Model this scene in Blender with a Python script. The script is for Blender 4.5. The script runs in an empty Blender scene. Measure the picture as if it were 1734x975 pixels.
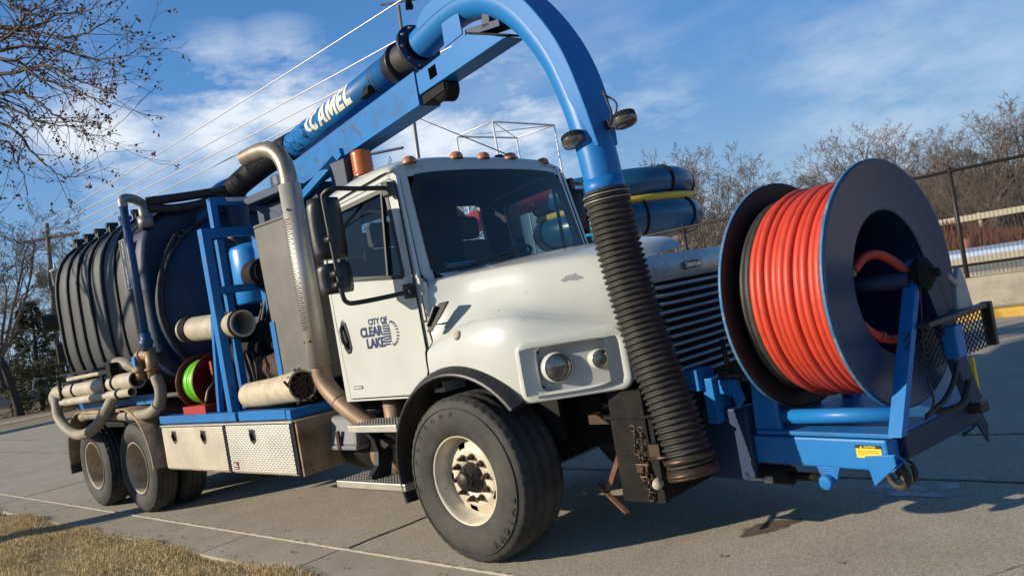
import bpy, bmesh, math, random
import numpy as np
from mathutils import Vector, Matrix, Quaternion
from math import sin, cos, pi, radians, sqrt, atan2
rnd = random.Random(7)
sc = bpy.context.scene
COL = sc.collection

# ------------------------------------------------------------------ camera
cam_data = bpy.data.cameras.new('camera'); cam = bpy.data.objects.new('camera', cam_data); COL.objects.link(cam)
sc.camera = cam
cam_data.sensor_width = 36.0; cam_data.lens = 1353.0/1734.0*36.0
cam_data.clip_start = 0.05; cam_data.clip_end = 3000
RX = (0.7248, 0.6666, -0.1740); RY = (-0.1312, -0.1143, -0.9847); RZ = (-0.6763, 0.7366, 0.0046)
def _cam_axes(vx=(-545., 748.), dy=-205., f=1353.):
    a = np.array([vx[0]-867., vx[1]-487.5, f]); dx = -(a[1]*dy+f*f)/a[0]
    b = np.array([dx, dy, f]); X = -a/np.linalg.norm(a); Y = b/np.linalg.norm(b)
    return np.stack([X, Y, np.cross(X, Y)], 1)
_R = _cam_axes()
_m = Matrix(((_R[0][0], -_R[1][0], -_R[2][0], 4.0), (_R[0][1], -_R[1][1], -_R[2][1], -4.66),
             (_R[0][2], -_R[1][2], -_R[2][2], 1.70), (0, 0, 0, 1)))
cam.matrix_world = _m

# ------------------------------------------------------------------ sky, sun, exposure
SUN_EL = radians(19.0); SUN_AZ = atan2(-.56, -.83)
w = bpy.data.worlds.new('World'); sc.world = w; w.use_nodes = True
nt = w.node_tree; N = nt.nodes; L = nt.links
bg = N['Background']; bg.inputs[1].default_value = 0.067
sky = N.new('ShaderNodeTexSky'); sky.sky_type = 'NISHITA'; sky.sun_disc = False
sky.sun_elevation = SUN_EL; sky.sun_rotation = SUN_AZ; sky.air_density = 1.0; sky.dust_density = 0.25; sky.ozone_density = 4.0
tc = N.new('ShaderNodeTexCoord'); sep = N.new('ShaderNodeSeparateXYZ'); L.new(tc.outputs['Generated'], sep.inputs[0])
def wmath(op, a, b=None, c=None):
    n = N.new('ShaderNodeMath'); n.operation = op
    for i, q in enumerate((a, b, c)):
        if q is None: continue
        if isinstance(q, (int, float)): n.inputs[i].default_value = q
        else: L.new(q, n.inputs[i])
    return n.outputs[0]
zc = wmath('MAXIMUM', wmath('ADD', sep.outputs[2], 0.12), 0.05)
px = wmath('DIVIDE', sep.outputs[0], zc); py = wmath('DIVIDE', sep.outputs[1], zc)
cmb = N.new('ShaderNodeCombineXYZ'); L.new(px, cmb.inputs[0]); L.new(py, cmb.inputs[1])
mp = N.new('ShaderNodeMapping'); mp.inputs['Rotation'].default_value = (0, 0, radians(35)); mp.inputs['Scale'].default_value = (0.42, 1.25, 1); mp.inputs['Location'].default_value = (3.3, 1.7, 0)
L.new(cmb.outputs[0], mp.inputs[0])
nz = N.new('ShaderNodeTexNoise'); nz.inputs['Scale'].default_value = 1.0; nz.inputs['Detail'].default_value = 9; nz.inputs['Roughness'].default_value = 0.56; nz.inputs['Distortion'].default_value = 0.35
L.new(mp.outputs[0], nz.inputs['Vector'])
cr = N.new('ShaderNodeValToRGB'); cr.color_ramp.elements[0].position = 0.50; cr.color_ramp.elements[1].position = 0.86
cr.color_ramp.interpolation = 'EASE'; L.new(nz.outputs['Fac'], cr.inputs[0])
# the thicker cloud banks that stand low over the truck, broken up by the same noise
nrm = N.new('ShaderNodeVectorMath'); nrm.operation = 'NORMALIZE'; L.new(tc.outputs['Generated'], nrm.inputs[0])
nz2 = N.new('ShaderNodeTexNoise'); nz2.inputs['Scale'].default_value = 5.5; nz2.inputs['Detail'].default_value = 8; nz2.inputs['Roughness'].default_value = 0.62
mp2 = N.new('ShaderNodeMapping'); mp2.inputs['Scale'].default_value = (1, 1, 2.6); L.new(nrm.outputs[0], mp2.inputs[0]); L.new(mp2.outputs[0], nz2.inputs['Vector'])
bank = None
for d, k, amt in (((-.843, .468, .262), .11, .9), ((-.800, .530, .262), .11, .9), ((-.900, .351, .250), .10, .8), ((-.655, .727, .200), .15, .9), ((-.72, .66, .22), .10, .7), ((-.55, .82, .16), .15, .5), ((-.27, .93, .12), .25, .25)):
    n = N.new('ShaderNodeVectorMath'); n.operation = 'DISTANCE'; L.new(nrm.outputs[0], n.inputs[0]); n.inputs[1].default_value = Vector(d).normalized()
    v = wmath('MULTIPLY', wmath('MAXIMUM', wmath('SUBTRACT', 1.0, wmath('DIVIDE', n.outputs['Value'], k)), 0.0), amt)
    bank = v if bank is None else wmath('MAXIMUM', bank, v)
dens = wmath('MULTIPLY', wmath('MULTIPLY', wmath('MAXIMUM', wmath('SUBTRACT', nz2.outputs['Fac'], 0.42), 0.0), 7.5), bank)
cl = wmath('MINIMUM', wmath('ADD', wmath('MULTIPLY', cr.outputs[0], 0.30), dens), 0.9)
mixc = N.new('ShaderNodeMix'); mixc.data_type = 'RGBA'; mixc.inputs['B'].default_value = (11.8, 12.6, 13.6, 1)
grd = N.new('ShaderNodeValToRGB'); ge = grd.color_ramp.elements   # clear winter blue, the same all round the dome
ge[0].position = 0.0; ge[0].color = (5.9, 8.3, 10.7, 1); ge[1].position = 1.0; ge[1].color = (.22, .85, 2.4, 1)
gq = ge.new(.16); gq.color = (2.9, 6.0, 10.6, 1); gq = ge.new(.30); gq.color = (1.45, 4.4, 10.0, 1); gq = ge.new(.46); gq.color = (.85, 2.9, 7.4, 1); gq = ge.new(.72); gq.color = (.36, 1.3, 3.6, 1)
L.new(sep.outputs[2], grd.inputs[0])
mixg = N.new('ShaderNodeMix'); mixg.data_type = 'RGBA'; mixg.inputs['Factor'].default_value = .74
L.new(sky.outputs[0], mixg.inputs['A']); L.new(grd.outputs[0], mixg.inputs['B'])
L.new(cl, mixc.inputs['Factor']); L.new(mixg.outputs['Result'], mixc.inputs['A']); L.new(mixc.outputs['Result'], bg.inputs[0])
sun_d = bpy.data.lights.new('sun', 'SUN'); sun_d.energy = 5.0; sun_d.angle = radians(0.5); sun_d.color = (1.0, 0.89, 0.72)
sun = bpy.data.objects.new('sun', sun_d); COL.objects.link(sun)
_sd = Vector((sin(SUN_AZ)*cos(SUN_EL), cos(SUN_AZ)*cos(SUN_EL), sin(SUN_EL)))
sun.rotation_euler = (-_sd).to_track_quat('-Z', 'Y').to_euler()
sc.view_settings.view_transform = 'Standard'; sc.view_settings.look = 'None'; sc.view_settings.exposure = 0.16; sc.view_settings.gamma = 1.0

# ------------------------------------------------------------------ materials
def mat(name, col, rough=0.5, metal=0.0, col2=None, nscale=6.0, lo=0.4, hi=0.7, detail=6, bump=0.0, bscale=60.0, col3=None, n3=25.0, lo3=.62, hi3=.7,
        spec=None, coat=0.0, stretch=None, rough2=None, voro=None):
    m = bpy.data.materials.new(name); m.use_nodes = True
    nt = m.node_tree; N = nt.nodes; L = nt.links; b = N['Principled BSDF']
    b.inputs['Base Color'].default_value = (*col, 1); b.inputs['Roughness'].default_value = rough; b.inputs['Metallic'].default_value = metal
    if spec is not None: b.inputs['Specular IOR Level'].default_value = spec
    if coat: b.inputs['Coat Weight'].default_value = coat; b.inputs['Coat Roughness'].default_value = 0.08
    tc = N.new('ShaderNodeTexCoord'); vec = tc.outputs['Object']
    if stretch:
        mp = N.new('ShaderNodeMapping'); mp.inputs['Scale'].default_value = stretch; L.new(vec, mp.inputs[0]); vec = mp.outputs[0]
    def noise(scale, det):
        n = N.new('ShaderNodeTexNoise'); n.inputs['Scale'].default_value = scale; n.inputs['Detail'].default_value = det; n.inputs['Roughness'].default_value = .6
        L.new(vec, n.inputs['Vector']); return n.outputs['Fac']
    def ramp(src, a, c):
        r = N.new('ShaderNodeMapRange'); r.inputs[1].default_value = a; r.inputs[2].default_value = c; L.new(src, r.inputs[0]); return r.outputs[0]
    cur = None
    if col2 is not None:
        f = ramp(noise(nscale, detail), lo, hi)
        x = N.new('ShaderNodeMix'); x.data_type = 'RGBA'; x.inputs['A'].default_value = (*col, 1); x.inputs['B'].default_value = (*col2, 1); L.new(f, x.inputs['Factor'])
        cur = x.outputs['Result']
        if rough2 is not None:
            y = N.new('ShaderNodeMix'); y.inputs['A'].default_value = rough; y.inputs['B'].default_value = rough2; L.new(f, y.inputs['Factor']); L.new(y.outputs['Result'], b.inputs['Roughness'])
    if col3 is not None:
        f = ramp(noise(n3, 8), lo3, hi3)
        x = N.new('ShaderNodeMix'); x.data_type = 'RGBA'; x.inputs['B'].default_value = (*col3, 1); L.new(f, x.inputs['Factor'])
        if cur is None: x.inputs['A'].default_value = (*col, 1)
        else: L.new(cur, x.inputs['A'])
        cur = x.outputs['Result']
    if voro:
        vo = N.new('ShaderNodeTexVoronoi'); vo.inputs['Scale'].default_value = voro[0]; L.new(vec, vo.inputs['Vector'])
        sx = N.new('ShaderNodeSeparateColor'); L.new(vo.outputs['Color'], sx.inputs[0])
        rr = N.new('ShaderNodeMapRange'); rr.inputs[3].default_value = voro[1]; rr.inputs[4].default_value = voro[2]; L.new(sx.outputs[0], rr.inputs[0])
        x = N.new('ShaderNodeMix'); x.data_type = 'RGBA'; x.blend_type = 'MULTIPLY'; x.inputs['Factor'].default_value = 1.0
        if cur is None: x.inputs['A'].default_value = (*col, 1)
        else: L.new(cur, x.inputs['A'])
        cc = N.new('ShaderNodeCombineColor')
        for i in range(3): L.new(rr.outputs[0], cc.inputs[i])
        L.new(cc.outputs[0], x.inputs['B']); cur = x.outputs['Result']
    if cur is not None: L.new(cur, b.inputs['Base Color'])
    if bump:
        bp = N.new('ShaderNodeBump'); bp.inputs['Strength'].default_value = bump; bp.inputs['Distance'].default_value = 0.01
        L.new(noise(bscale, 4), bp.inputs['Height']); L.new(bp.outputs[0], b.inputs['Normal'])
    return m
BLUE = (0.012, 0.165, 0.47)
M = {}
M['blue'] = mat('worn_blue_paint', BLUE, .40, spec=.35, col2=(.016, .18, .46), nscale=3, col3=(.16, .22, .28), n3=38, lo3=.68, hi3=.73, bump=.05, bscale=30)
M['blue_rust'] = mat('chipped_blue_paint', BLUE, .45, spec=.3, col2=(.02, .13, .33), nscale=5, col3=(.085, .05, .032), n3=9, lo3=.58, hi3=.72, bump=.08, bscale=40)
M['shade_blue'] = mat('shade_darkened_blue', (.006, .028, .085), .55, col2=(.012, .028, .055), nscale=4, col3=(.05, .045, .04), n3=12, lo3=.62, hi3=.8, bump=.05)  # for navy parts and shaded blue parts; shade is put into the colour
M['reel_blue'] = mat('reel_flange_paint', (.006, .030, .090), .34, col2=(.012, .042, .10), nscale=8, col3=(.11, .12, .12), n3=40, lo3=.6, hi3=.75, bump=.06)
M['bright_blue'] = mat('bright_blue_drum', (.02, .24, .62), .35)
M['white'] = mat('white_truck_paint', (.58, .595, .55), .2, col2=(.53, .54, .49), nscale=2.2, coat=.4, col3=(.45, .41, .35), n3=7, lo3=.66, hi3=.9)
M['grey_patch'] = mat('chipped_grey_primer', (.25, .26, .28), .6)
M['black'] = mat('black_plastic', (.014, .014, .015), .42, col2=(.03, .03, .03), nscale=9)
M['black_rubber'] = mat('black_rubber', (.022, .021, .020), .6, col2=(.05, .045, .04), nscale=7, bump=.1, bscale=80)
M['tank'] = mat('weathered_black_tank_cover', (.034, .036, .040), .55, col2=(.062, .062, .062), nscale=1.6, lo=.35, hi=.75, col3=(.11, .10, .085), n3=6, lo3=.6, hi3=.85, bump=.25, bscale=14, stretch=(1, 1, .35))
M['strap'] = mat('black_strap', (.012, .012, .013), .5)
M['tyre'] = mat('dusty_tyre_rubber', (.030, .029, .027), .75, col2=(.075, .07, .06), nscale=4, lo=.4, hi=.75, bump=.12, bscale=60)
M['tyre_text'] = mat('tyre_lettering_rubber', (.018, .018, .018), .6)
M['rim'] = mat('cream_wheel_paint', (.66, .60, .47), .35, col2=(.50, .43, .30), nscale=7, col3=(.16, .11, .06), n3=18, lo3=.62, hi3=.78)
M['rim_dirty'] = mat('dusty_wheel_paint', (.42, .36, .26), .5, col2=(.26, .21, .14), nscale=9, col3=(.10, .07, .04), n3=20, lo3=.6, hi3=.78)
M['hub'] = mat('greasy_hub_iron', (.022, .021, .02), .5, .3, col2=(.06, .045, .03), nscale=30)
M['nut'] = mat('wheel_nut_steel', (.07, .06, .05), .45, .7, col2=(.12, .06, .03), nscale=40)
M['plate'] = mat('aluminium_plate', (.62, .60, .55), .38, .85, col2=(.45, .40, .32), nscale=4, lo=.45, hi=.8, rough2=.55)
M['dirty_alu'] = mat('dirty_aluminium', (.36, .28, .18), .6, .35, col2=(.16, .10, .055), nscale=5, col3=(.07, .05, .03), n3=30, lo3=.6, hi3=.75)
M['steel'] = mat('polished_steel', (.60, .57, .50), .42, .6, col2=(.46, .42, .36), nscale=6, rough2=.5)
M['tan_pipe'] = mat('heat_tinted_exhaust', (.30, .205, .13), .55, .25, col2=(.22, .14, .085), nscale=7)
M['chrome'] = mat('dull_chrome', (.55, .55, .55), .2, 1.0)
M['grille'] = mat('grille_bar_metal', (.58, .59, .60), .35, .15, col2=(.40, .40, .40), nscale=15)
M['header'] = mat('grille_header_metal', (.66, .65, .62), .3, .2, col2=(.46, .45, .42), nscale=10)
M['opening_shade'] = mat('painted_opening_shade', (.003, .003, .003), 1.0, spec=0)  # shade inside the beam opening, given as a flat black colour
M['inner_flange'] = mat('dark_brown_flange', (.012, .011, .013), .65, col2=(.035, .018, .014), nscale=9)  # near-black base with dark brown patches
M['dark'] = mat('dark_chassis', (.009, .009, .009), .75, spec=.2, col2=(.020, .018, .016), nscale=8)
M['cream'] = mat('cream_plastic_pipe', (.50, .44, .34), .55, col2=(.34, .29, .21), nscale=6, lo=.4, hi=.75, col3=(.10, .08, .06), n3=16, lo3=.66, hi3=.8, bump=.08, bscale=50)
M['greyhose'] = mat('grey_green_suction_hose', (.30, .27, .20), .6, col2=(.20, .18, .13), nscale=8, bump=.08)
M['sock'] = mat('cream_fibreglass_pipe', (.60, .51, .36), .6, col2=(.42, .35, .24), nscale=9)
M['brownmesh'] = mat('brown_burlap', (.10, .052, .036), .9, col2=(.05, .028, .02), nscale=40, bump=.4, bscale=130)
M['tank_grey'] = mat('grey_hydraulic_tank', (.115, .11, .10), .55, .25, col2=(.155, .145, .13), nscale=3.5, col3=(.30, .28, .25), n3=22, lo3=.72, hi3=.8)
M['red'] = mat('red_hose_rubber', (.60, .058, .027), .5, col2=(.50, .046, .022), nscale=6, col3=(.30, .05, .03), n3=14, lo3=.60, hi3=.78, bump=.1, bscale=90)
M['maroon'] = mat('maroon_reel_paint', (.17, .014, .016), .4, col2=(.10, .012, .012), nscale=9)
M['redpaint'] = mat('red_bracket_paint', (.42, .03, .03), .4)
M['lime'] = mat('lime_hose', (.20, .68, .035), .4)
M['amber'] = mat('amber_lens', (.50, .12, .025), .3)
M['amber_pale'] = mat('faded_marker_lens', (.50, .20, .10), .45, col2=(.36, .13, .07), nscale=30)
M['frame_rubber'] = mat('window_rubber', (.010, .010, .010), .45)
M['interior'] = mat('cab_trim', (.022, .022, .023), .8)
M['seat'] = mat('seat_fabric', (.11, .105, .095), .85)
M['tanbelt'] = mat('tan_belt', (.42, .38, .27), .7)
M['paper'] = mat('paper', (.55, .60, .66), .7)
M['bluepaper'] = mat('blue_folder', (.10, .30, .60), .5)
M['navy'] = mat('navy_vinyl', (.012, .028, .10), .4)
M['decal'] = mat('cream_decal', (.82, .79, .62), .5, col3=(.05, .15, .33), n3=60, lo3=.68, hi3=.74)
M['yellow'] = mat('yellow_sticker', (.78, .58, .03), .5)
M['rust'] = mat('rusty_iron', (.24, .105, .05), .75, col2=(.13, .055, .03), nscale=25)
M['lamp_glass'] = mat('headlamp_glass', (.16, .16, .15), .06, .6, col2=(.30, .29, .27), nscale=25)
M['hl_panel'] = mat('headlamp_panel', (.36, .36, .36), .5)
M['green_plastic'] = mat('grey_plastic_cover', (.17, .175, .18), .5)
M['wood'] = mat('pole_wood', (.22, .18, .13), .85, col2=(.13, .10, .07), nscale=3, stretch=(6, 6, .6))
M['galv'] = mat('galvanised_pole', (.30, .29, .27), .5, .5)
M['transformer'] = mat('transformer_paint', (.60, .61, .60), .5)
M['wire'] = mat('bright_wire', (.62, .62, .62), .4, .3)
M['fence'] = mat('fence_coating', (.028, .022, .018), .55)
M['road'] = mat('aggregate_concrete', (.44, .395, .31), .9, spec=.1, col2=(.36, .32, .25), nscale=1.3, lo=.35, hi=.7, col3=(.20, .165, .13), n3=90, lo3=.55, hi3=.75, bump=.3, bscale=160, voro=(130, .80, 1.45))
M['gutter'] = mat('gutter_concrete', (.44, .395, .31), .9, spec=.15, col2=(.36, .325, .25), nscale=2.2, col3=(.22, .19, .15), n3=60, lo3=.56, hi3=.72, bump=.2, bscale=140)
M['joint'] = mat('joint_filler', (.035, .03, .026), .9)
M['whitejoint'] = mat('pale_joint_mortar', (.42, .38, .30), .9, spec=.1, col2=(.30, .27, .20), nscale=20, lo=.5, hi=.7)
M['soil'] = mat('dry_lawn_soil', (.26, .19, .10), .95, col2=(.36, .28, .15), nscale=9, bump=.5, bscale=50)
M['far_ground'] = mat('far_dry_grass', (.20, .155, .085), .95, col2=(.13, .10, .055), nscale=.5, bump=.4, bscale=8)
M['concrete_wall'] = mat('stained_concrete', (.36, .32, .25), .85, col2=(.26, .23, .18), nscale=3, col3=(.17, .15, .12), n3=8, lo3=.6, hi3=.75, bump=.15)
M['asphalt'] = mat('dark_asphalt', (.055, .055, .055), .9, bump=.2)
M['kerb_yellow'] = mat('worn_yellow_paint', (.62, .36, .045), .75, col2=(.45, .30, .10), nscale=6)
M['bark'] = mat('dark_bark', (.060, .046, .036), .9, col2=(.035, .027, .022), nscale=12, bump=.5, bscale=18, stretch=(3, 3, .7))
M['twig'] = mat('grey_brown_twig', (.19, .15, .125), .9)
M['twig_red'] = mat('reddish_twig', (.21, .14, .115), .9)
M['twig_dark'] = mat('dark_twig', (.085, .065, .052), .85)
M['leaf'] = mat('dead_leaf', (.17, .095, .065), .85, col2=(.11, .06, .045), nscale=9)
M['conifer'] = mat('conifer_needles', (.11, .125, .055), .9, col2=(.17, .175, .085), nscale=5)
M['reed'] = mat('russet_brush', (.17, .062, .038), .95, col2=(.10, .05, .032), nscale=3)
M['slide'] = mat('blue_slide_fibreglass', (.008, .075, .16), .3, col2=(.012, .10, .19), nscale=2, spec=.6)
M['slide_light'] = mat('pale_blue_slide', (.025, .27, .45), .35)
M['slide_yellow'] = mat('yellow_slide_trough', (.72, .46, .05), .45)
M['slide_red'] = mat('red_slide', (.44, .045, .05), .45)
M['whiteframe'] = mat('white_tube', (.72, .74, .78), .4)
M['pool'] = mat('pale_pool_cover', (.42, .52, .66), .7)
M['palewood'] = mat('pale_rail', (.45, .41, .30), .8)
M['car_grey'] = mat('grey_car_paint', (.26, .27, .30), .3, .3)
M['damp'] = mat('damp_stain', (.13, .098, .065), .7, col2=(.19, .15, .105), nscale=12)
M['white_stain'] = mat('chalky_stain', (.55, .55, .54), .9)

def glass(name, tint, refl=1.0):
    m = bpy.data.materials.new(name); m.use_nodes = True; nt = m.node_tree; N = nt.nodes; L = nt.links
    N.remove(N['Principled BSDF']); out = N['Material Output']
    t = N.new('ShaderNodeBsdfTransparent'); t.inputs[0].default_value = (*tint, 1)
    g = N.new('ShaderNodeBsdfGlossy'); g.inputs['Roughness'].default_value = 0.01; g.inputs[0].default_value = (refl, refl, refl, 1)
    fr = N.new('ShaderNodeFresnel'); fr.inputs[0].default_value = 1.5
    mx = N.new('ShaderNodeMixShader'); L.new(fr.outputs[0], mx.inputs[0]); L.new(t.outputs[0], mx.inputs[1]); L.new(g.outputs[0], mx.inputs[2]); L.new(mx.outputs[0], out.inputs[0])
    return m
M['glass'] = glass('windscreen_glass', (.74, .80, .78))
M['glass_side'] = glass('side_glass', (.42, .52, .52))
M['slide_glass'] = M['slide']

def patchy(m, scale, lo, hi):
    nt = m.node_tree; N = nt.nodes; L = nt.links; out = N['Material Output']; b = N['Principled BSDF']
    tc = N.new('ShaderNodeTexCoord'); n = N.new('ShaderNodeTexNoise'); n.inputs['Scale'].default_value = scale; n.inputs['Detail'].default_value = 8; L.new(tc.outputs['Object'], n.inputs['Vector'])
    r = N.new('ShaderNodeMapRange'); r.inputs[1].default_value = lo; r.inputs[2].default_value = hi; L.new(n.outputs['Fac'], r.inputs[0])
    t = N.new('ShaderNodeBsdfTransparent'); mx = N.new('ShaderNodeMixShader'); L.new(r.outputs[0], mx.inputs[0]); L.new(t.outputs[0], mx.inputs[1]); L.new(b.outputs[0], mx.inputs[2]); L.new(mx.outputs[0], out.inputs[0])
patchy(M['white_stain'], 7, .28, .58); patchy(M['damp'], 16, .05, .62)
M['faded_red'] = mat('faded_red_plastic', (.34, .11, .09), .7, col2=(.26, .10, .09), nscale=5)
M['tail_steel'] = mat('sooty_steel', (.40, .35, .28), .42, .6, col2=(.22, .18, .14), nscale=4)
M['worn_rim'] = mat('worn_flange_edge', (.03, .14, .30), .45, col2=(.12, .24, .36), nscale=6, col3=(.22, .26, .28), n3=30, lo3=.55, hi3=.7)
M['level_blue'] = mat('grimy_blue_pipe', (.010, .075, .20), .5, col2=(.03, .05, .09), nscale=7)
def ring_scratches(m, zc):
    nt = m.node_tree; N = nt.nodes; L = nt.links; b = N['Principled BSDF']
    tc = N.new('ShaderNodeTexCoord'); s = N.new('ShaderNodeSeparateXYZ'); L.new(tc.outputs['Object'], s.inputs[0])
    c = N.new('ShaderNodeCombineXYZ'); L.new(s.outputs[1], c.inputs[0]); z = N.new('ShaderNodeMath'); z.operation = 'SUBTRACT'; L.new(s.outputs[2], z.inputs[0]); z.inputs[1].default_value = zc; L.new(z.outputs[0], c.inputs[1])
    ln = N.new('ShaderNodeVectorMath'); ln.operation = 'LENGTH'; L.new(c.outputs[0], ln.inputs[0])
    n = N.new('ShaderNodeTexNoise'); n.noise_dimensions = '1D'; n.inputs['Scale'].default_value = 90; n.inputs['Detail'].default_value = 5; L.new(ln.outputs['Value'], n.inputs['W'])
    r = N.new('ShaderNodeMapRange'); r.inputs[1].default_value = .45; r.inputs[2].default_value = .72; L.new(n.outputs['Fac'], r.inputs[0])
    x = N.new('ShaderNodeMix'); x.data_type = 'RGBA'; old = b.inputs['Base Color'].links[0].from_socket; L.new(old, x.inputs['A']); x.inputs['B'].default_value = (.022, .062, .14, 1); L.new(r.outputs[0], x.inputs['Factor']); L.new(x.outputs['Result'], b.inputs['Base Color'])
    bp = N.new('ShaderNodeBump'); bp.inputs['Strength'].default_value = .25; bp.inputs['Distance'].default_value = .004; L.new(n.outputs['Fac'], bp.inputs['Height']); L.new(bp.outputs[0], b.inputs['Normal'])
ring_scratches(M['reel_blue'], 1.42)
# diamond tread plate: fine relief over bare aluminium
def plate_mat(name, col, rough):
    m = mat(name, col, rough, .8, col2=tuple(c*.72 for c in col), nscale=3.5, lo=.42, hi=.8)
    nt = m.node_tree; N = nt.nodes; L = nt.links; b = N['Principled BSDF']
    tc = N.new('ShaderNodeTexCoord'); s = N.new('ShaderNodeSeparateXYZ'); L.new(tc.outputs['Object'], s.inputs[0])
    def mm(op, a, b_=None):
        n = N.new('ShaderNodeMath'); n.operation = op
        for i, q in enumerate((a, b_)):
            if q is None: continue
            if isinstance(q, (int, float)): n.inputs[i].default_value = q
            else: L.new(q, n.inputs[i])
        return n.outputs[0]
    u = mm('MULTIPLY', mm('ADD', s.outputs[0], s.outputs[1]), 34*pi); v = mm('MULTIPLY', mm('ADD', s.outputs[2], 0.0), 52*pi)
    h = mm('MAXIMUM', mm('MULTIPLY', mm('SINE', u), mm('SINE', v)), 0.0)
    bp = N.new('ShaderNodeBump'); bp.inputs['Strength'].default_value = .6; bp.inputs['Distance'].default_value = 0.003
    L.new(h, bp.inputs['Height']); L.new(bp.outputs[0], b.inputs['Normal']); return m
M['tread'] = plate_mat('diamond_tread_plate', (.70, .68, .62), .42)
M['tread_tan'] = plate_mat('dusty_diamond_tread_plate', (.66, .60, .49), .45)

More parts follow.
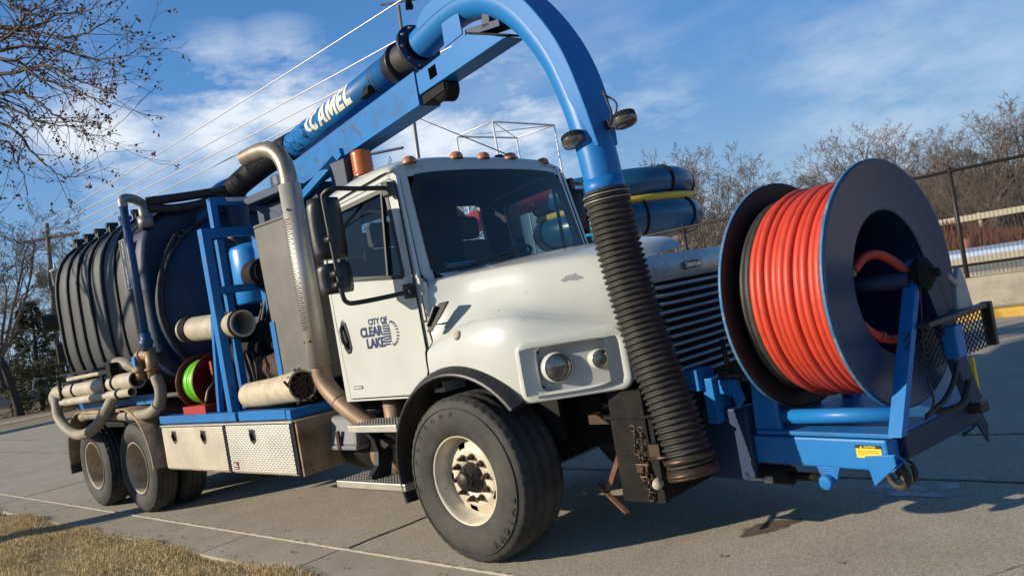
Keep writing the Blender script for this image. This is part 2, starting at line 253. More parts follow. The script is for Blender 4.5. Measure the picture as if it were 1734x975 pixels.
# ------------------------------------------------------------------ mesh builder
class MB:
    def __init__(s): s.v = []; s.f = []; s.sm = []
    def add(s, vs, fs, smooth=False):
        o = len(s.v); s.v += [tuple(map(float, p)) for p in vs]; s.f += [tuple(i+o for i in f) for f in fs]; s.sm += [smooth]*len(fs); return s
    def box(s, x0, x1, y0, y1, z0, z1, T=None):
        vs = [(x, y, z) for x in (x0, x1) for y in (y0, y1) for z in (z0, z1)]
        if T: vs = [T(p) for p in vs]
        return s.add(vs, [(0, 1, 3, 2), (4, 6, 7, 5), (0, 4, 5, 1), (2, 3, 7, 6), (0, 2, 6, 4), (1, 5, 7, 3)])
    def hexa(s, a, b):   # two quads (same winding)
        return s.add(list(a)+list(b), [(3, 2, 1, 0), (4, 5, 6, 7), (0, 1, 5, 4), (1, 2, 6, 5), (2, 3, 7, 6), (3, 0, 4, 7)])
    def prism(s, poly, vec):
        n = len(poly); vec = Vector(vec); b = [Vector(p) for p in poly]; t = [p+vec for p in b]
        return s.add(b+t, [tuple(range(n-1, -1, -1)), tuple(range(n, 2*n))]+[(i, (i+1) % n, n+(i+1) % n, n+i) for i in range(n)])
    def bar(s, p0, p1, wd, ht, up=(0, 0, 1)):
        p0 = Vector(p0); p1 = Vector(p1); d = (p1-p0).normalized(); u = Vector(up); sd = d.cross(u)
        if sd.length < 1e-4: sd = d.cross(Vector((1, 0, 0)))
        sd.normalize(); u = sd.cross(d)
        q = lambda p: [p-sd*wd/2-u*ht/2, p+sd*wd/2-u*ht/2, p+sd*wd/2+u*ht/2, p-sd*wd/2+u*ht/2]
        return s.hexa(q(p0), q(p1))
    def tube(s, pts, r, n=12, caps=True, closed=False, smooth=True):
        P = [Vector(p) for p in pts]; m = len(P); rs = r if isinstance(r, (list, tuple)) else [r]*m
        tg = []
        for i in range(m):
            a = P[i-1] if (i > 0 or closed) else P[i]; b = P[(i+1) % m] if (i < m-1 or closed) else P[i]
            d = b-a; tg.append(d.normalized() if d.length > 1e-9 else Vector((0, 0, 1)))
        u = tg[0].cross(Vector((0, 0, 1)))
        if u.length < .05: u = tg[0].cross(Vector((1, 0, 0)))
        u.normalize(); vs = []
        for i in range(m):
            u = u-tg[i]*u.dot(tg[i])
            if u.length < 1e-6: u = tg[i].orthogonal()
            u.normalize(); w_ = tg[i].cross(u)
            for k in range(n):
                a = 2*pi*k/n; vs.append(P[i]+(u*cos(a)+w_*sin(a))*rs[i])
        fs = [(i*n+k, i*n+(k+1) % n, ((i+1) % m)*n+(k+1) % n, ((i+1) % m)*n+k) for i in range(m if closed else m-1) for k in range(n)]
        s.add(vs, fs, smooth)
        if caps and not closed:
            s.add([vs[k] for k in range(n)], [tuple(range(n-1, -1, -1))]); s.add([vs[(m-1)*n+k] for k in range(n)], [tuple(range(n))])
        return s
    def cyl(s, p0, p1, r, r1=None, n=24, caps=True): return s.tube([p0, p1], [r, r if r1 is None else r1], n, caps)
    def lathe(s, o, ax, prof, n=36, close=False, skip=None, smooth=True):
        o = Vector(o); ax = Vector(ax).normalized(); u = ax.cross(Vector((0, 0, 1)))
        if u.length < .05: u = Vector((1, 0, 0))
        u.normalize(); w_ = ax.cross(u); vs = []; m = len(prof)
        for a, r in prof:
            for k in range(n):
                t = 2*pi*k/n; vs.append(o+ax*a+(u*cos(t)+w_*sin(t))*r)
        fs = []
        for i in range(m if close else m-1):
            for k in range(n):
                if skip and skip(i, k): continue
                j = (i+1) % m; fs.append((i*n+k, i*n+(k+1) % n, j*n+(k+1) % n, j*n+k))
        return s.add(vs, fs, smooth)
    def grid(s, rows, smooth=True, closed=False):
        m = len(rows); n = len(rows[0])
        return s.add([p for r in rows for p in r], [(i*n+k, i*n+(k+1) % n, (i+1)*n+(k+1) % n, (i+1)*n+k) for i in range(m-1) for k in range(n if closed else n-1)], smooth)
    def torus(s, c, ax, R, r, n=48, m=10):
        c = Vector(c); ax = Vector(ax).normalized(); u = ax.orthogonal().normalized(); w_ = ax.cross(u)
        return s.tube([c+(u*cos(2*pi*i/n)+w_*sin(2*pi*i/n))*R for i in range(n)], r, m, False, True)
    def flat(s, outer, holes, to3, thick=None):
        bm = bmesh.new(); es = []
        for lp in [outer]+list(holes):
            vs = [bm.verts.new((p[0], p[1], 0)) for p in lp]; es += [bm.edges.new((vs[i], vs[(i+1) % len(vs)])) for i in range(len(vs))]
        bmesh.ops.triangle_fill(bm, edges=es, use_beauty=True); bm.verts.index_update()
        V = [tuple(v.co) for v in bm.verts]; F = [tuple(v.index for v in f.verts) for f in bm.faces]; bm.free()
        if thick is None: return s.add([to3(p[0], p[1], 0) for p in V], F)
        n = len(V); s.add([to3(p[0], p[1], 0) for p in V]+[to3(p[0], p[1], thick) for p in V], F+[tuple(i+n for i in reversed(f)) for f in F])
        for lp in [outer]+list(holes):
            k = len(lp); s.add([to3(p[0], p[1], 0) for p in lp]+[to3(p[0], p[1], thick) for p in lp], [(i, (i+1) % k, k+(i+1) % k, k+i) for i in range(k)])
        return s
    def mesh(s, name):
        me = bpy.data.meshes.new(name); me.from_pydata(s.v, [], s.f); me.polygons.foreach_set('use_smooth', s.sm); me.update()
        return me
    def build(s, name, m, parent=None, bevel=0.0, seg=2, fix=True, merge=True):
        me = s.mesh(name)
        if fix and len(s.f) < 60000:
            bm = bmesh.new(); bm.from_mesh(me)
            if merge: bmesh.ops.remove_doubles(bm, verts=bm.verts, dist=1e-5)
            bmesh.ops.recalc_face_normals(bm, faces=bm.faces); bm.to_mesh(me); bm.free()
        return link(name, me, m, parent, bevel, seg)
def link(name, me, m, parent=None, bevel=0.0, seg=2):
    me.materials.clear(); me.materials.append(M[m] if isinstance(m, str) else m)
    o = bpy.data.objects.new(name, me); COL.objects.link(o)
    if parent: o.parent = parent
    if bevel:
        b = o.modifiers.new('bevel', 'BEVEL'); b.width = bevel; b.segments = seg; b.limit_method = 'ANGLE'; b.angle_limit = radians(40)
    return o
def empty(name, loc=(0, 0, 0), rz=0.0):
    o = bpy.data.objects.new(name, None); COL.objects.link(o); o.location = loc; o.rotation_euler = (0, 0, rz); o.empty_display_size = .1; return o
def tag(o, label=None, cat=None, group=None, kind=None):
    if label: o['label'] = label
    if cat: o['category'] = cat
    if group: o['group'] = group
    if kind: o['kind'] = kind
    return o
def copy_tree(o, parent=None):
    c = o.copy(); COL.objects.link(c); c.parent = parent
    for ch in list(o.children): copy_tree(ch, c)
    return c
def spline(pts, n=6):
    P = [Vector(p) for p in pts]; out = []
    for i in range(len(P)-1):
        a = P[i-1] if i > 0 else P[i]*2-P[i+1]; b = P[i]; c = P[i+1]; d = P[i+2] if i+2 < len(P) else P[i+1]*2-P[i]
        for k in range(n):
            t = k/n; out.append(.5*((2*b)+(c-a)*t+(2*a-5*b+4*c-d)*t*t+(3*b-a-3*c+d)*t**3))
    out.append(P[-1]); return out
def text_geo(txt, size, extrude=.002, bold=0.0, shear=0.0, spacing=1.0, fine=0.0):
    cu = bpy.data.curves.new('lettering', 'FONT'); cu.body = txt; cu.size = size; cu.extrude = extrude; cu.offset = bold; cu.shear = shear; cu.space_character = spacing
    cu.resolution_u = 3
    o = bpy.data.objects.new('lettering', cu); COL.objects.link(o); dg = bpy.context.evaluated_depsgraph_get()
    me = bpy.data.meshes.new_from_object(o.evaluated_get(dg)); bm = bmesh.new(); bm.from_mesh(me); bmesh.ops.triangulate(bm, faces=bm.faces)
    for _ in range(5):
        if not fine: break
        le = [e_ for e_ in bm.edges if e_.calc_length() > fine]
        if not le: break
        bmesh.ops.subdivide_edges(bm, edges=le, cuts=1); bmesh.ops.triangulate(bm, faces=bm.faces)
    bm.to_mesh(me); bm.free(); V = [tuple(v.co) for v in me.vertices]; F = [tuple(p.vertices) for p in me.polygons]
    bpy.data.objects.remove(o); bpy.data.curves.remove(cu); bpy.data.meshes.remove(me)
    xs = [p[0] for p in V] or [0, 1]
    return V, F, min(xs), max(xs)
def text(mb, txt, size, f, width=None, **k):   # f maps (x, y, z) of the lettering plane to the scene
    V, F, a, b = text_geo(txt, size, **k); sx = (width/(b-a)) if width else 1.0
    mb.add([f(((p[0]-a)*sx, p[1], p[2])) for p in V], F); return (b-a)*sx

# ================================================================== THE SETTING
def at(o, kind='structure'): o['kind'] = kind; return o
mb = MB(); mb.box(-700, 500, -500, 700, -2.2, -.16); at(mb.build('ground', 'far_ground'))
# ---- street: dark bed with separate concrete slabs, joints left open
mb = MB(); mb.box(-29.0, 45, -1.27, 10.2, -.155, -.009); road = at(mb.build('road', 'joint'))
def slab(poly, parent, m, z=0.0, t=.12, name='slab', bev=.006):
    b = MB(); b.prism([(x, y, z-t) for x, y in poly], (0, 0, t)); return b.build(name, m, parent, bev, 1)
xj = [-28.9, -18.2, -9.83, -1.38, 7.2, 15.6, 24.0, 45]
yj = [-1.25, 1.02, 2.28, 5.9, 10.2]
g = .008
for i in range(len(xj)-1):
    for j in range(len(yj)-1):
        tl = lambda x, y: x + (.13*(y+.5) if x == -1.38 else 0)*.35
        a, b_ = xj[i], xj[i+1]
        slab([(tl(a, yj[j])+g, yj[j]+g), (tl(b_, yj[j])-g, yj[j]+g), (tl(b_, yj[j+1])-g, yj[j+1]-g), (tl(a, yj[j+1])+g, yj[j+1]-g)], road, 'road', -.0)
# ---- gutter pan along the near lawn
mb = MB(); mb.box(-29, 45, -1.80, -1.27, -.155, -.03); gut = at(mb.build('gutter', 'joint'))
gx = [-28.9, -18.2, -14, -9.83, -7.6, -5.70, -2.9, -1.47, 2.8, 7.2, 11, 15.6, 24, 45]
for i in range(len(gx)-1):
    a, b_ = gx[i]+.006, gx[i+1]-.006
    mbs = MB(); mbs.hexa([(a, -1.76, -.10), (b_, -1.76, -.10), (b_, -1.275, -.12), (a, -1.275, -.12)], [(a, -1.76, .0), (b_, -1.76, .0), (b_, -1.275, -.002), (a, -1.275, -.002)])
    mbs.build('slab', 'gutter', gut, .006, 1)
# the pale ragged mortar line between gutter and street
mb = MB(); n = 900; top = []
for i in range(n+1):
    x = -28+i*(40/n); a = .008+.009*rnd.random(); c = .006+.010*rnd.random(); h = .006+.005*rnd.random()
    if rnd.random() < .05: a = c = .004
    top.append([(x, -1.262-a, -.01), (x, -1.262-a*.7, h), (x, -1.262+c*.7, h), (x, -1.262+c, -.01)])
mb.grid(top, False); at(mb.build('mortar_line', 'whitejoint'))
# ---- ragged tar in the open joints of the street, hairline cracks, grit
def tar(name, p0, p1, wmin, wmax, seed, wander=.004, m='joint'):
    r = random.Random(seed); a = Vector((*p0, .0045)); d = Vector((*p1, .0045))-a; n = max(4, int(d.length/.05)); sd = Vector((-d.y, d.x, 0)).normalized(); b = MB(); off = 0; rows = []
    for i in range(n+1):
        off = off*.9+r.gauss(0, wander); c = a+d*(i/n)+sd*off; w1 = r.uniform(wmin, wmax); rows.append([c-sd*w1, c+sd*w1*r.uniform(.6, 1.2)])
    b.grid(rows, False); return at(b.build(name, m, None, fix=False))
for k_, x_ in enumerate((-18.2, -9.83, 7.2)): tar('joint_tar', (x_, -1.24), (x_, 5.8), .008, .016, 40+k_)
tar('joint_tar', (-1.414, -1.24), (-1.31, 1.0), .008, .018, 50); tar('joint_tar', (-1.31, 1.0), (-1.09, 5.8), .008, .016, 51)
for k_, y_ in enumerate((1.02, 2.28)): tar('joint_tar', (-28, y_), (14, y_), .006, .014, 60+k_)
tar('hairline_crack', (-4.9, -1.2), (-3.6, .4), .0015, .004, 70, .014); tar('hairline_crack', (2.6, -2.0+.8), (3.3, .6), .0015, .004, 71, .016); tar('hairline_crack', (-13.5, -1.2), (-12.4, 3.0), .003, .006, 72, .03)
r = random.Random(21); b = MB()
for i in range(900):
    x = r.uniform(-10, 3.0); y = -1.73+abs(r.gauss(0, .16)) if i < 650 else r.uniform(-1.2, 1.6); q = Vector((x, y, .006)); sz = r.uniform(.002, .007) if i % 5 else r.uniform(.008, .018); a_ = r.uniform(0, 6.3)
    b.add([q+Vector((cos(a_+k*2.09+r.uniform(-.4, .4))*sz, sin(a_+k*2.09)*sz, r.uniform(0, sz*.5))) for k in range(3)]+[q+Vector((0, 0, sz*.7))], [(0, 1, 3), (1, 2, 3), (2, 0, 3)])
at(b.build('gutter_grit', 'leaf', None, fix=False), 'stuff')
# ---- near lawn with dead winter grass
def lawn_z(x, y): return -.005+.035*max(0, -1.74-y)+.012*sin(x*3.1)+.01*sin(y*5+x*2)
mb = MB(); rows = []
for i in range(141):
    x = -45+i*.4; rows.append([(x, y+.01*sin(x*4.3+1)*(1 if k == 0 else 0), lawn_z(x, y)-(.06 if k == 0 else 0)) for k, y in enumerate([-1.74, -1.80, -2.0, -2.5, -3, -4, -6, -10, -20])])
mb.grid(rows); at(mb.build('lawn', 'soil'))
def grass(name, nb, xr, yr, hmin, hmax, wd, seed):
    r = np.random.RandomState(seed); x = r.uniform(*xr, nb); y = yr[1]-(yr[1]-yr[0])*r.uniform(0, 1, nb)**1.3
    y += .012*np.sin(x*4.3+1)+.012*np.sin(x*11)
    z = -.005+.035*np.maximum(0, -1.74-y)+.012*np.sin(x*3.1)+.01*np.sin(y*5+x*2)-.01
    h = r.uniform(hmin, hmax, nb)*(0.75+.5*np.sin(x*5.3+y*3.7)*np.sin(y*6.1-x*2.2)*.6); a = r.uniform(0, 2*pi, nb); ln = r.uniform(.1, 1.1, nb)*h; b = r.uniform(0, 2*pi, nb)
    dx, dy = np.cos(a)*wd, np.sin(a)*wd; lx, ly = np.cos(b)*ln, np.sin(b)*ln
    V = np.empty((nb, 5, 3)); V[:, 0] = np.stack([x-dx, y-dy, z], 1); V[:, 1] = np.stack([x+dx, y+dy, z], 1)
    V[:, 2] = np.stack([x+dx*.7+lx*.35, y+dy*.7+ly*.35, z+h*.6], 1); V[:, 3] = np.stack([x-dx*.7+lx*.35, y-dy*.7+ly*.35, z+h*.6], 1); V[:, 4] = np.stack([x+lx, y+ly, z+h*.9], 1)
    me = bpy.data.meshes.new(name); me.vertices.add(nb*5); me.vertices.foreach_set('co', V.ravel())
    base = np.arange(nb)[:, None]*5; idx = np.concatenate([base+np.array([[0, 1, 2, 3]]), base+np.array([[3, 2, 4]])], 1).ravel()
    me.loops.add(nb*7); me.loops.foreach_set('vertex_index', idx.astype(np.int32))
    st = np.stack([np.arange(nb)*7, np.arange(nb)*7+4], 1).ravel(); me.polygons.add(nb*2); me.polygons.foreach_set('loop_start', st.astype(np.int32))
    at_ = me.attributes.new('tint', 'FLOAT', 'POINT'); at_.data.foreach_set('value', np.repeat(r.uniform(0, 1, nb), 5).astype(np.float32)); me.update(calc_edges=True)
    return me
gm = bpy.data.materials.new('dead_grass_blades'); gm.use_nodes = True; gn = gm.node_tree.nodes; gl = gm.node_tree.links
ga = gn.new('ShaderNodeAttribute'); ga.attribute_name = 'tint'; gr = gn.new('ShaderNodeValToRGB'); e = gr.color_ramp.elements
e[0].position = 0; e[0].color = (.34, .25, .12, 1); e[1].position = 1; e[1].color = (.95, .80, .47, 1); q = e.new(.55); q.color = (.80, .60, .30, 1); q = e.new(.12); q.color = (.25, .21, .09, 1)
gl.new(ga.outputs['Fac'], gr.inputs[0]); gl.new(gr.outputs[0], gn['Principled BSDF'].inputs['Base Color']); gn['Principled BSDF'].inputs['Roughness'].default_value = .8
M['grass'] = gm
o = link('dead_grass', grass('dead_grass', 170000, (-8.6, .6), (-4.4, -1.735), .025, .062, .0022, 3), 'grass'); at(o, 'stuff')
o = link('dead_grass', grass('dead_grass', 40000, (-24, -8.4), (-6.5, -1.72), .035, .08, .005, 4), 'grass'); at(o, 'stuff')
# ---- stains on the street
def blob(name, cx, cy, rx, ry, rot, m, z, seed, n=40):
    r = random.Random(seed); ph = [r.uniform(0, 6.28) for _ in range(5)]; pts = []
    for i in range(n):
        t = 2*pi*i/n; k = 1+.16*sin(2*t+ph[0])+.12*sin(3*t+ph[1])+.09*sin(5*t+ph[2])+.07*sin(9*t+ph[3])
        x, y = rx*k*cos(t), ry*k*sin(t); pts.append((cx+x*cos(rot)-y*sin(rot), cy+x*sin(rot)+y*cos(rot)))
    b = MB(); b.flat(pts, [], lambda u, v, t: (u, v, z)); return at(b.build(name, m))
blob('damp_stain', 1.52, -.09, .085, .21, -.70, 'damp', .004, 11)
blob('chalky_stain', 2.12, .80, .34, .15, .15, 'white_stain', .004, 5)
# ---- far side: apron, yellow kerb, concrete wall
mb = MB(); mb.box(-60, 45, 10.2, 12.0, -.1, .02); at(mb.build('apron', 'gutter'))
mb = MB(); mb.box(-60, 45, 14.6, 40, -.15, .50); at(mb.build('pool_deck', 'gutter'))
t = empty('kerb', (0, 10.25, 0)); tag(t, 'worn yellow painted kerb at the far side of the street', 'kerb')
for i in range(16):
    b = MB(); x = -14+i*2.0; b.box(x+.008, x+1.992, -.15, .17, -.08, .15); b.build('kerb_stone', 'kerb_yellow', t, .03, 3)
t = empty('retaining_wall', (0, 12, 0)); tag(t, 'low stained concrete wall under the chain link fence', 'wall')
for i in range(14):
    b = MB(); x = -28+i*3.2; b.box(x+.006, x+3.194, 0, .28, -.1, .57); b.build('wall_panel', 'concrete_wall', t, .015, 2)
# ---- cross street kerb and verge on the left
mb = MB(); mb.box(-29.55, -29.0, -40, 45, -.1, .10); at(mb.build('cross_street_kerb', 'gutter', None, .03))
mb = MB(); mb.box(-40, -29.55, -60, 120, -.15, .06); at(mb.build('verge', 'soil'))
mb = MB(); mb.box(-37, -34.6, -60, 120, -.1, .085); at(mb.build('pavement', 'gutter'))
mb = MB(); mb.box(-60, -40.0, -60, 120, -.15, .05); at(mb.build('front_yard', 'far_ground'))

UP = Vector((0, .075, .997)).normalized()
# ---- chain link fence on the wall
t = empty('chain_link_fence', (0, 12.14, .57)); tag(t, 'tall dark chain link fence standing on the low concrete wall', 'fence')
def fpt(x, h): return (x, h*.03, h)
for i, x in enumerate([-24, -21, -18, -15, -12, -9, -6, -3.1, -.16, 2.8, 5.8]):
    b = MB(); b.cyl(fpt(x, -.05), fpt(x, 2.08), .038, n=10); p = b.build('post', 'fence', t)
    b = MB(); b.cyl(fpt(x, 2.08), fpt(x, 2.14), .045, .012, n=10); b.build('cap', 'fence', p)
for h in (.24, 2.04):
    b = MB(); b.cyl(fpt(-24, h), fpt(5.8, h), .03 if h > 1 else .022, n=8); b.build('rail', 'fence', t)
b = MB(); pitch = .072; n = int(29.8/pitch)
def zig(par, x0, nn):
    vs = []; fs = []
    for i in range(nn):
        x = x0+i*pitch; prev = None
        k = 0; h = .03
        while h < 2.04:
            xx = x+(pitch/2 if (k % 2 == par) else 0); y = .03*h+(.006 if k % 2 == par else -.006)
            j = len(vs); vs += [(xx-.004, y, h), (xx+.004, y, h), (xx, y+.005, h)]
            if prev is not None: fs += [(prev, prev+1, j+1, j), (prev+1, prev+2, j+2, j+1), (prev+2, prev, j, j+2)]
            prev = j; k += 1; h += pitch/2
    return vs, fs
for par in (0, 1):
    vs, fs = zig(par, -8.5, int(14.3/pitch)); b.add(vs, fs)
at(b.build('wire_mesh', 'fence', t, fix=False), 'stuff')

# ================================================================== TREES
def branch_lines(r, p, d, ln, rad, lev, out, wob, upb, nchild, ratio, spread, minr):
    seg = max(3, min(7, int(ln/.35))); pts = [p.copy()]; rs = [rad]; dd = d.copy(); endr = rad*(.28 if lev > 0 else .3)
    for i in range(seg):
        dd = (dd+Vector((r.gauss(0, wob), r.gauss(0, wob), r.gauss(0, wob)+upb))).normalized(); pts.append(pts[-1]+dd*(ln/seg)); rs.append(max(minr, rad+(endr-rad)*(i+1)/seg))
    out.append((pts, rs))
    if lev <= 0: return
    nc = nchild[len(nchild)-lev] if lev <= len(nchild) else nchild[0]
    for k in range(nc):
        t = .25+.75*((k+r.random())/nc)**.75; i = min(seg-1, int(t*seg)); q = pts[i].lerp(pts[i+1], t*seg-i); bd = (pts[i+1]-pts[i]).normalized()
        ax = bd.orthogonal().normalized(); ax.rotate(Quaternion(bd, r.uniform(0, 2*pi))); nd = bd.copy(); nd.rotate(Quaternion(ax, r.uniform(spread*.6, spread*1.25)))
        branch_lines(r, q, nd, ln*ratio*r.uniform(.7, 1.15)*(1.1-.4*t), max(minr, rs[i]*r.uniform(.45, .7)), lev-1, out, wob*1.15, upb, nchild, ratio, spread, minr)
def lines_mesh(lines, name, big=.06):
    b = MB()
    for pts, rs in lines: b.tube(pts, rs, 8 if rs[0] > big else 3, caps=False, smooth=True)
    me = b.mesh(name); return me
def bare_tree(seed, H, trunk_r, lev, nchild, ratio, spread, upb, wob, minr, fork=.3, nlimb=5, lean=0.0):
    r = random.Random(seed); tl = []; cl = []
    P = [Vector((0, 0, -.2))]; d = Vector((lean, 0, 1)).normalized(); rs = [trunk_r*1.25]; hh = H*fork
    for i in range(5):
        d = (d+Vector((r.gauss(0, .06), r.gauss(0, .06), .1))).normalized(); P.append(P[-1]+d*(hh+.2)/5); rs.append(trunk_r*(1-.07*i))
    tl.append((P, rs))
    for k in range(nlimb):
        a = 2*pi*(k*.382+.1*r.random()); el = .12+.95*sqrt((k+.5)/nlimb)*r.uniform(.85, 1.1)
        dd = Vector((cos(a)*sin(el), sin(a)*sin(el), cos(el))); st = P[-1].lerp(P[-2], .9*el*r.random())
        branch_lines(r, st, dd, H*(1-fork)*(.86-.22*el)*r.uniform(.9, 1.0), trunk_r*r.uniform(.38, .55), lev, cl, wob, upb, nchild, ratio, spread, minr)
    return lines_mesh(tl, 'trunk'), lines_mesh(cl, 'crown')
def place_tree(meshes, loc, rz, s, label, mats, group=None, sz=None):
    t = empty('bare_tree', loc, rz); t.scale = (s, s, sz or s); q = Matrix.Rotation(0, 4, 'X'); t.rotation_euler = (-.05, 0, rz) if rz == 0 else (0, 0, rz)
    tag(t, label, 'tree', group)
    link('trunk', meshes[0], mats[0], t); link('crown', meshes[1], mats[1], t); return t
A = bare_tree(11, 8.0, .15, 4, (7, 6, 6, 4), .50, .66, .02, .10, .0058, .16, 9)
B = bare_tree(23, 8.5, .14, 4, (7, 6, 6, 4), .49, .64, .02, .11, .0058, .14, 9)
Cc = bare_tree(37, 13.0, .20, 4, (8, 6, 6, 4), .50, .68, .015, .12, .0075, .24, 9)
D_ = bare_tree(51, 13.0, .23, 4, (8, 6, 6, 4), .50, .70, .015, .13, .0075, .26, 9)
M['twig_mid'] = mat('brown_twig', (.12, .095, .075), .9)
tl2 = ['bark', 'twig_mid']
tm = ['bark', 'twig_red']; tg_ = ['bark', 'twig']; td = ['bark', 'twig_dark']
row = 'leafless trees behind the water slide'
place_tree(A, (-20.9, 35.1, 0), .3, 1.1, 'reddish bare tree directly right of the blue water slide', tm, row)
place_tree(B, (-18.8, 35.7, 0), 1.7, 1.12, 'tallest reddish bare tree between the water slide and the hose reel', tm, row)
place_tree(A, (-17.3, 38.2, 0), 2.9, .98, 'reddish bare tree just left of the far flange of the hose reel', tm, row)
place_tree(B, (-16.4, 41.7, 0), 4.4, .84, 'low bare tree whose crown shows above the far reel flange', tm, row)
place_tree(A, (-15.9, 45.3, 0), 5.1, .80, 'low bare tree whose twigs show above the red hose', tm, row)
place_tree(B, (-23.5, 36.0, 0), 5.9, .95, 'bare tree half hidden behind the blue water slide', tm, row)
rr = 'big leafless trees beyond the chain link fence'
place_tree(Cc, (-16.8, 56, -.6), .4, .86, 'grey bare tree whose round crown rises left above the big reel flange', tg_, rr)
place_tree(D_, (-15.4, 59.4, -.6), 2.2, .90, 'grey bare tree whose round crown rises right above the big reel flange', tg_, rr)
place_tree(Cc, (-13.2, 64, -.6), 3.6, .62, 'lower bare tree behind the fence post beside the reel', tg_, rr)
place_tree(D_, (-10.5, 62, -.6), 4.6, .84, 'tallest grey bare tree right of the fence post', tg_, rr)
place_tree(Cc, (-8.4, 64, -.6), 5.5, .90, 'tall bare tree at the right edge of the picture', tg_, rr)
place_tree(D_, (-12, 68, -.6), 1.1, .85, 'bare tree standing behind the others beyond the fence', tg_, rr)
place_tree(A, (-9.5, 46, -.3), 1.4, .74, 'small bushy bare tree low behind the fence, right of the post', tg_, 'small bare trees behind the fence')
place_tree(B, (-12, 47, -.3), .2, .72, 'small bushy bare tree low behind the fence post', tg_, 'small bare trees behind the fence')
place_tree(A, (-7.0, 44, -.3), 3.9, .64, 'small bushy bare tree low behind the fence at the right edge', tg_, 'small bare trees behind the fence')
place_tree(B, (-31.0, 24.4, 0), 2.4, 1.36, 'bare tree whose twigs show between the boom and the cab roof', tg_)
lf = 'leafless trees across the cross street'
place_tree(D_, (-42.0, 7.1, 0), 4.0, .93, 'old bare tree with a thick leaning trunk at the left edge', tl2, lf)
place_tree(Cc, (-44.5, 4.6, 0), 1.0, .86, 'bare tree partly out of the picture behind the old trunk', td, lf)
place_tree(Cc, (-50, 14.0, 0), 2.7, .90, 'bare tree with its crown behind the utility pole', tg_, lf)
place_tree(D_, (-56, 6.5, 0), .5, .90, 'bare tree farthest back on the left', tg_, lf)
# ---- tree over the lawn: guided limbs with dead leaf clusters reach into the top left of the picture
limbs = [
[(-5.97, -2.56, 5.17), (-4.99, -1.98, 5.18), (-4.52, -1.89, 5.24), (-4.11, -1.84, 5.24), (-3.65, -1.76, 5.3)],
[(-6.6, -2.81, 5.27), (-5.28, -1.91, 5.18), (-4.62, -1.63, 4.99), (-4.07, -1.46, 4.72), (-3.59, -1.35, 4.59), (-3.2, -1.32, 4.61)],
[(-6.58, -2.46, 5.59), (-5.53, -1.81, 5.51), (-4.99, -1.64, 5.29), (-4.47, -1.49, 5.08), (-3.99, -1.38, 5.03), (-3.6, -1.36, 4.99)],
[(-6.46, -2.85, 5.12), (-5.16, -1.97, 5.03), (-4.65, -1.83, 4.69), (-4.15, -1.69, 4.43), (-3.71, -1.62, 4.16), (-3.38, -1.65, 4.02)],
[(-6.8, -2.82, 5.0), (-5.48, -1.92, 4.79), (-4.99, -1.8, 4.59), (-4.57, -1.75, 4.3), (-4.12, -1.66, 3.98), (-3.61, -1.52, 3.83)],
[(-6.09, -2.67, 4.64), (-5.13, -2.1, 4.17), (-4.76, -2.09, 3.87), (-4.43, -2.12, 3.45)],
[(-6.38, -2.6, 4.79), (-5.38, -2.0, 4.42), (-4.89, -1.87, 3.96), (-4.44, -1.78, 3.62), (-3.96, -1.68, 3.6)],
[(-6.1, -2.0, 5.61), (-5.35, -1.64, 5.44), (-4.79, -1.45, 5.43), (-4.31, -1.34, 5.31), (-3.91, -1.31, 5.35)],
[(-6.19, -2.6, 5.06), (-5.18, -1.99, 4.86), (-4.59, -1.77, 4.8), (-4.1, -1.65, 4.5), (-3.65, -1.56, 4.28), (-3.28, -1.56, 4.23)],
[(-6.5, -2.55, 5.03), (-5.5, -1.94, 4.64), (-4.98, -1.79, 4.34), (-4.46, -1.64, 4.14), (-4.0, -1.55, 4.07)],
[(-5.47, -2.1, 5.82), (-4.86, -1.86, 5.51), (-4.43, -1.8, 5.25), (-3.95, -1.69, 5.23)]]
t = empty('leafing_maple_tree', (-8.6, -5.3, .15)); t.name = 'maple_tree'
tag(t, 'bare lawn tree whose leaf-tipped branches hang into the top left corner', 'tree')
off = Vector((-8.6, -5.3, .15)); r = random.Random(5); lines = []; leaves = MB(); ends = []
fork = Vector((0, 0, 3.3))
b = MB(); b.tube(spline([(0, 0, -.3), (.05, .03, 1.0), (-.03, .05, 2.2), fork], 5), [.26-.006*i for i in range(16)], 12); b.build('trunk', 'bark', t, fix=False)
for lb in limbs:
    p = [Vector(q)-off for q in lb]; full = spline([fork+Vector((r.gauss(0, .04), r.gauss(0, .04), -.1)), fork.lerp(p[0], .5)+Vector((r.gauss(0, .1), r.gauss(0, .1), r.gauss(.2, .1)))]+p, 6)
    n = len(full); rs = [max(.003, .034*(1-i/n)**1.3+.003) for i in range(n)]; full = [q+Vector((r.gauss(0, .008), r.gauss(0, .008), r.gauss(0, .008))) for q in full]; lines.append((full, rs))
    for i in range(8, n-2):
        for _ in range(2):
            if r.random() < .45:
                bd = (full[i+1]-full[i]).normalized(); ax = bd.orthogonal().normalized(); ax.rotate(Quaternion(bd, r.uniform(0, 6.28))); nd = bd.copy(); nd.rotate(Quaternion(ax, r.uniform(.35, .95)))
                branch_lines(r, full[i], nd, r.uniform(.22, .75), rs[i]*.55, 1, ends, .09, .02, (3,), .5, .6, .0020)
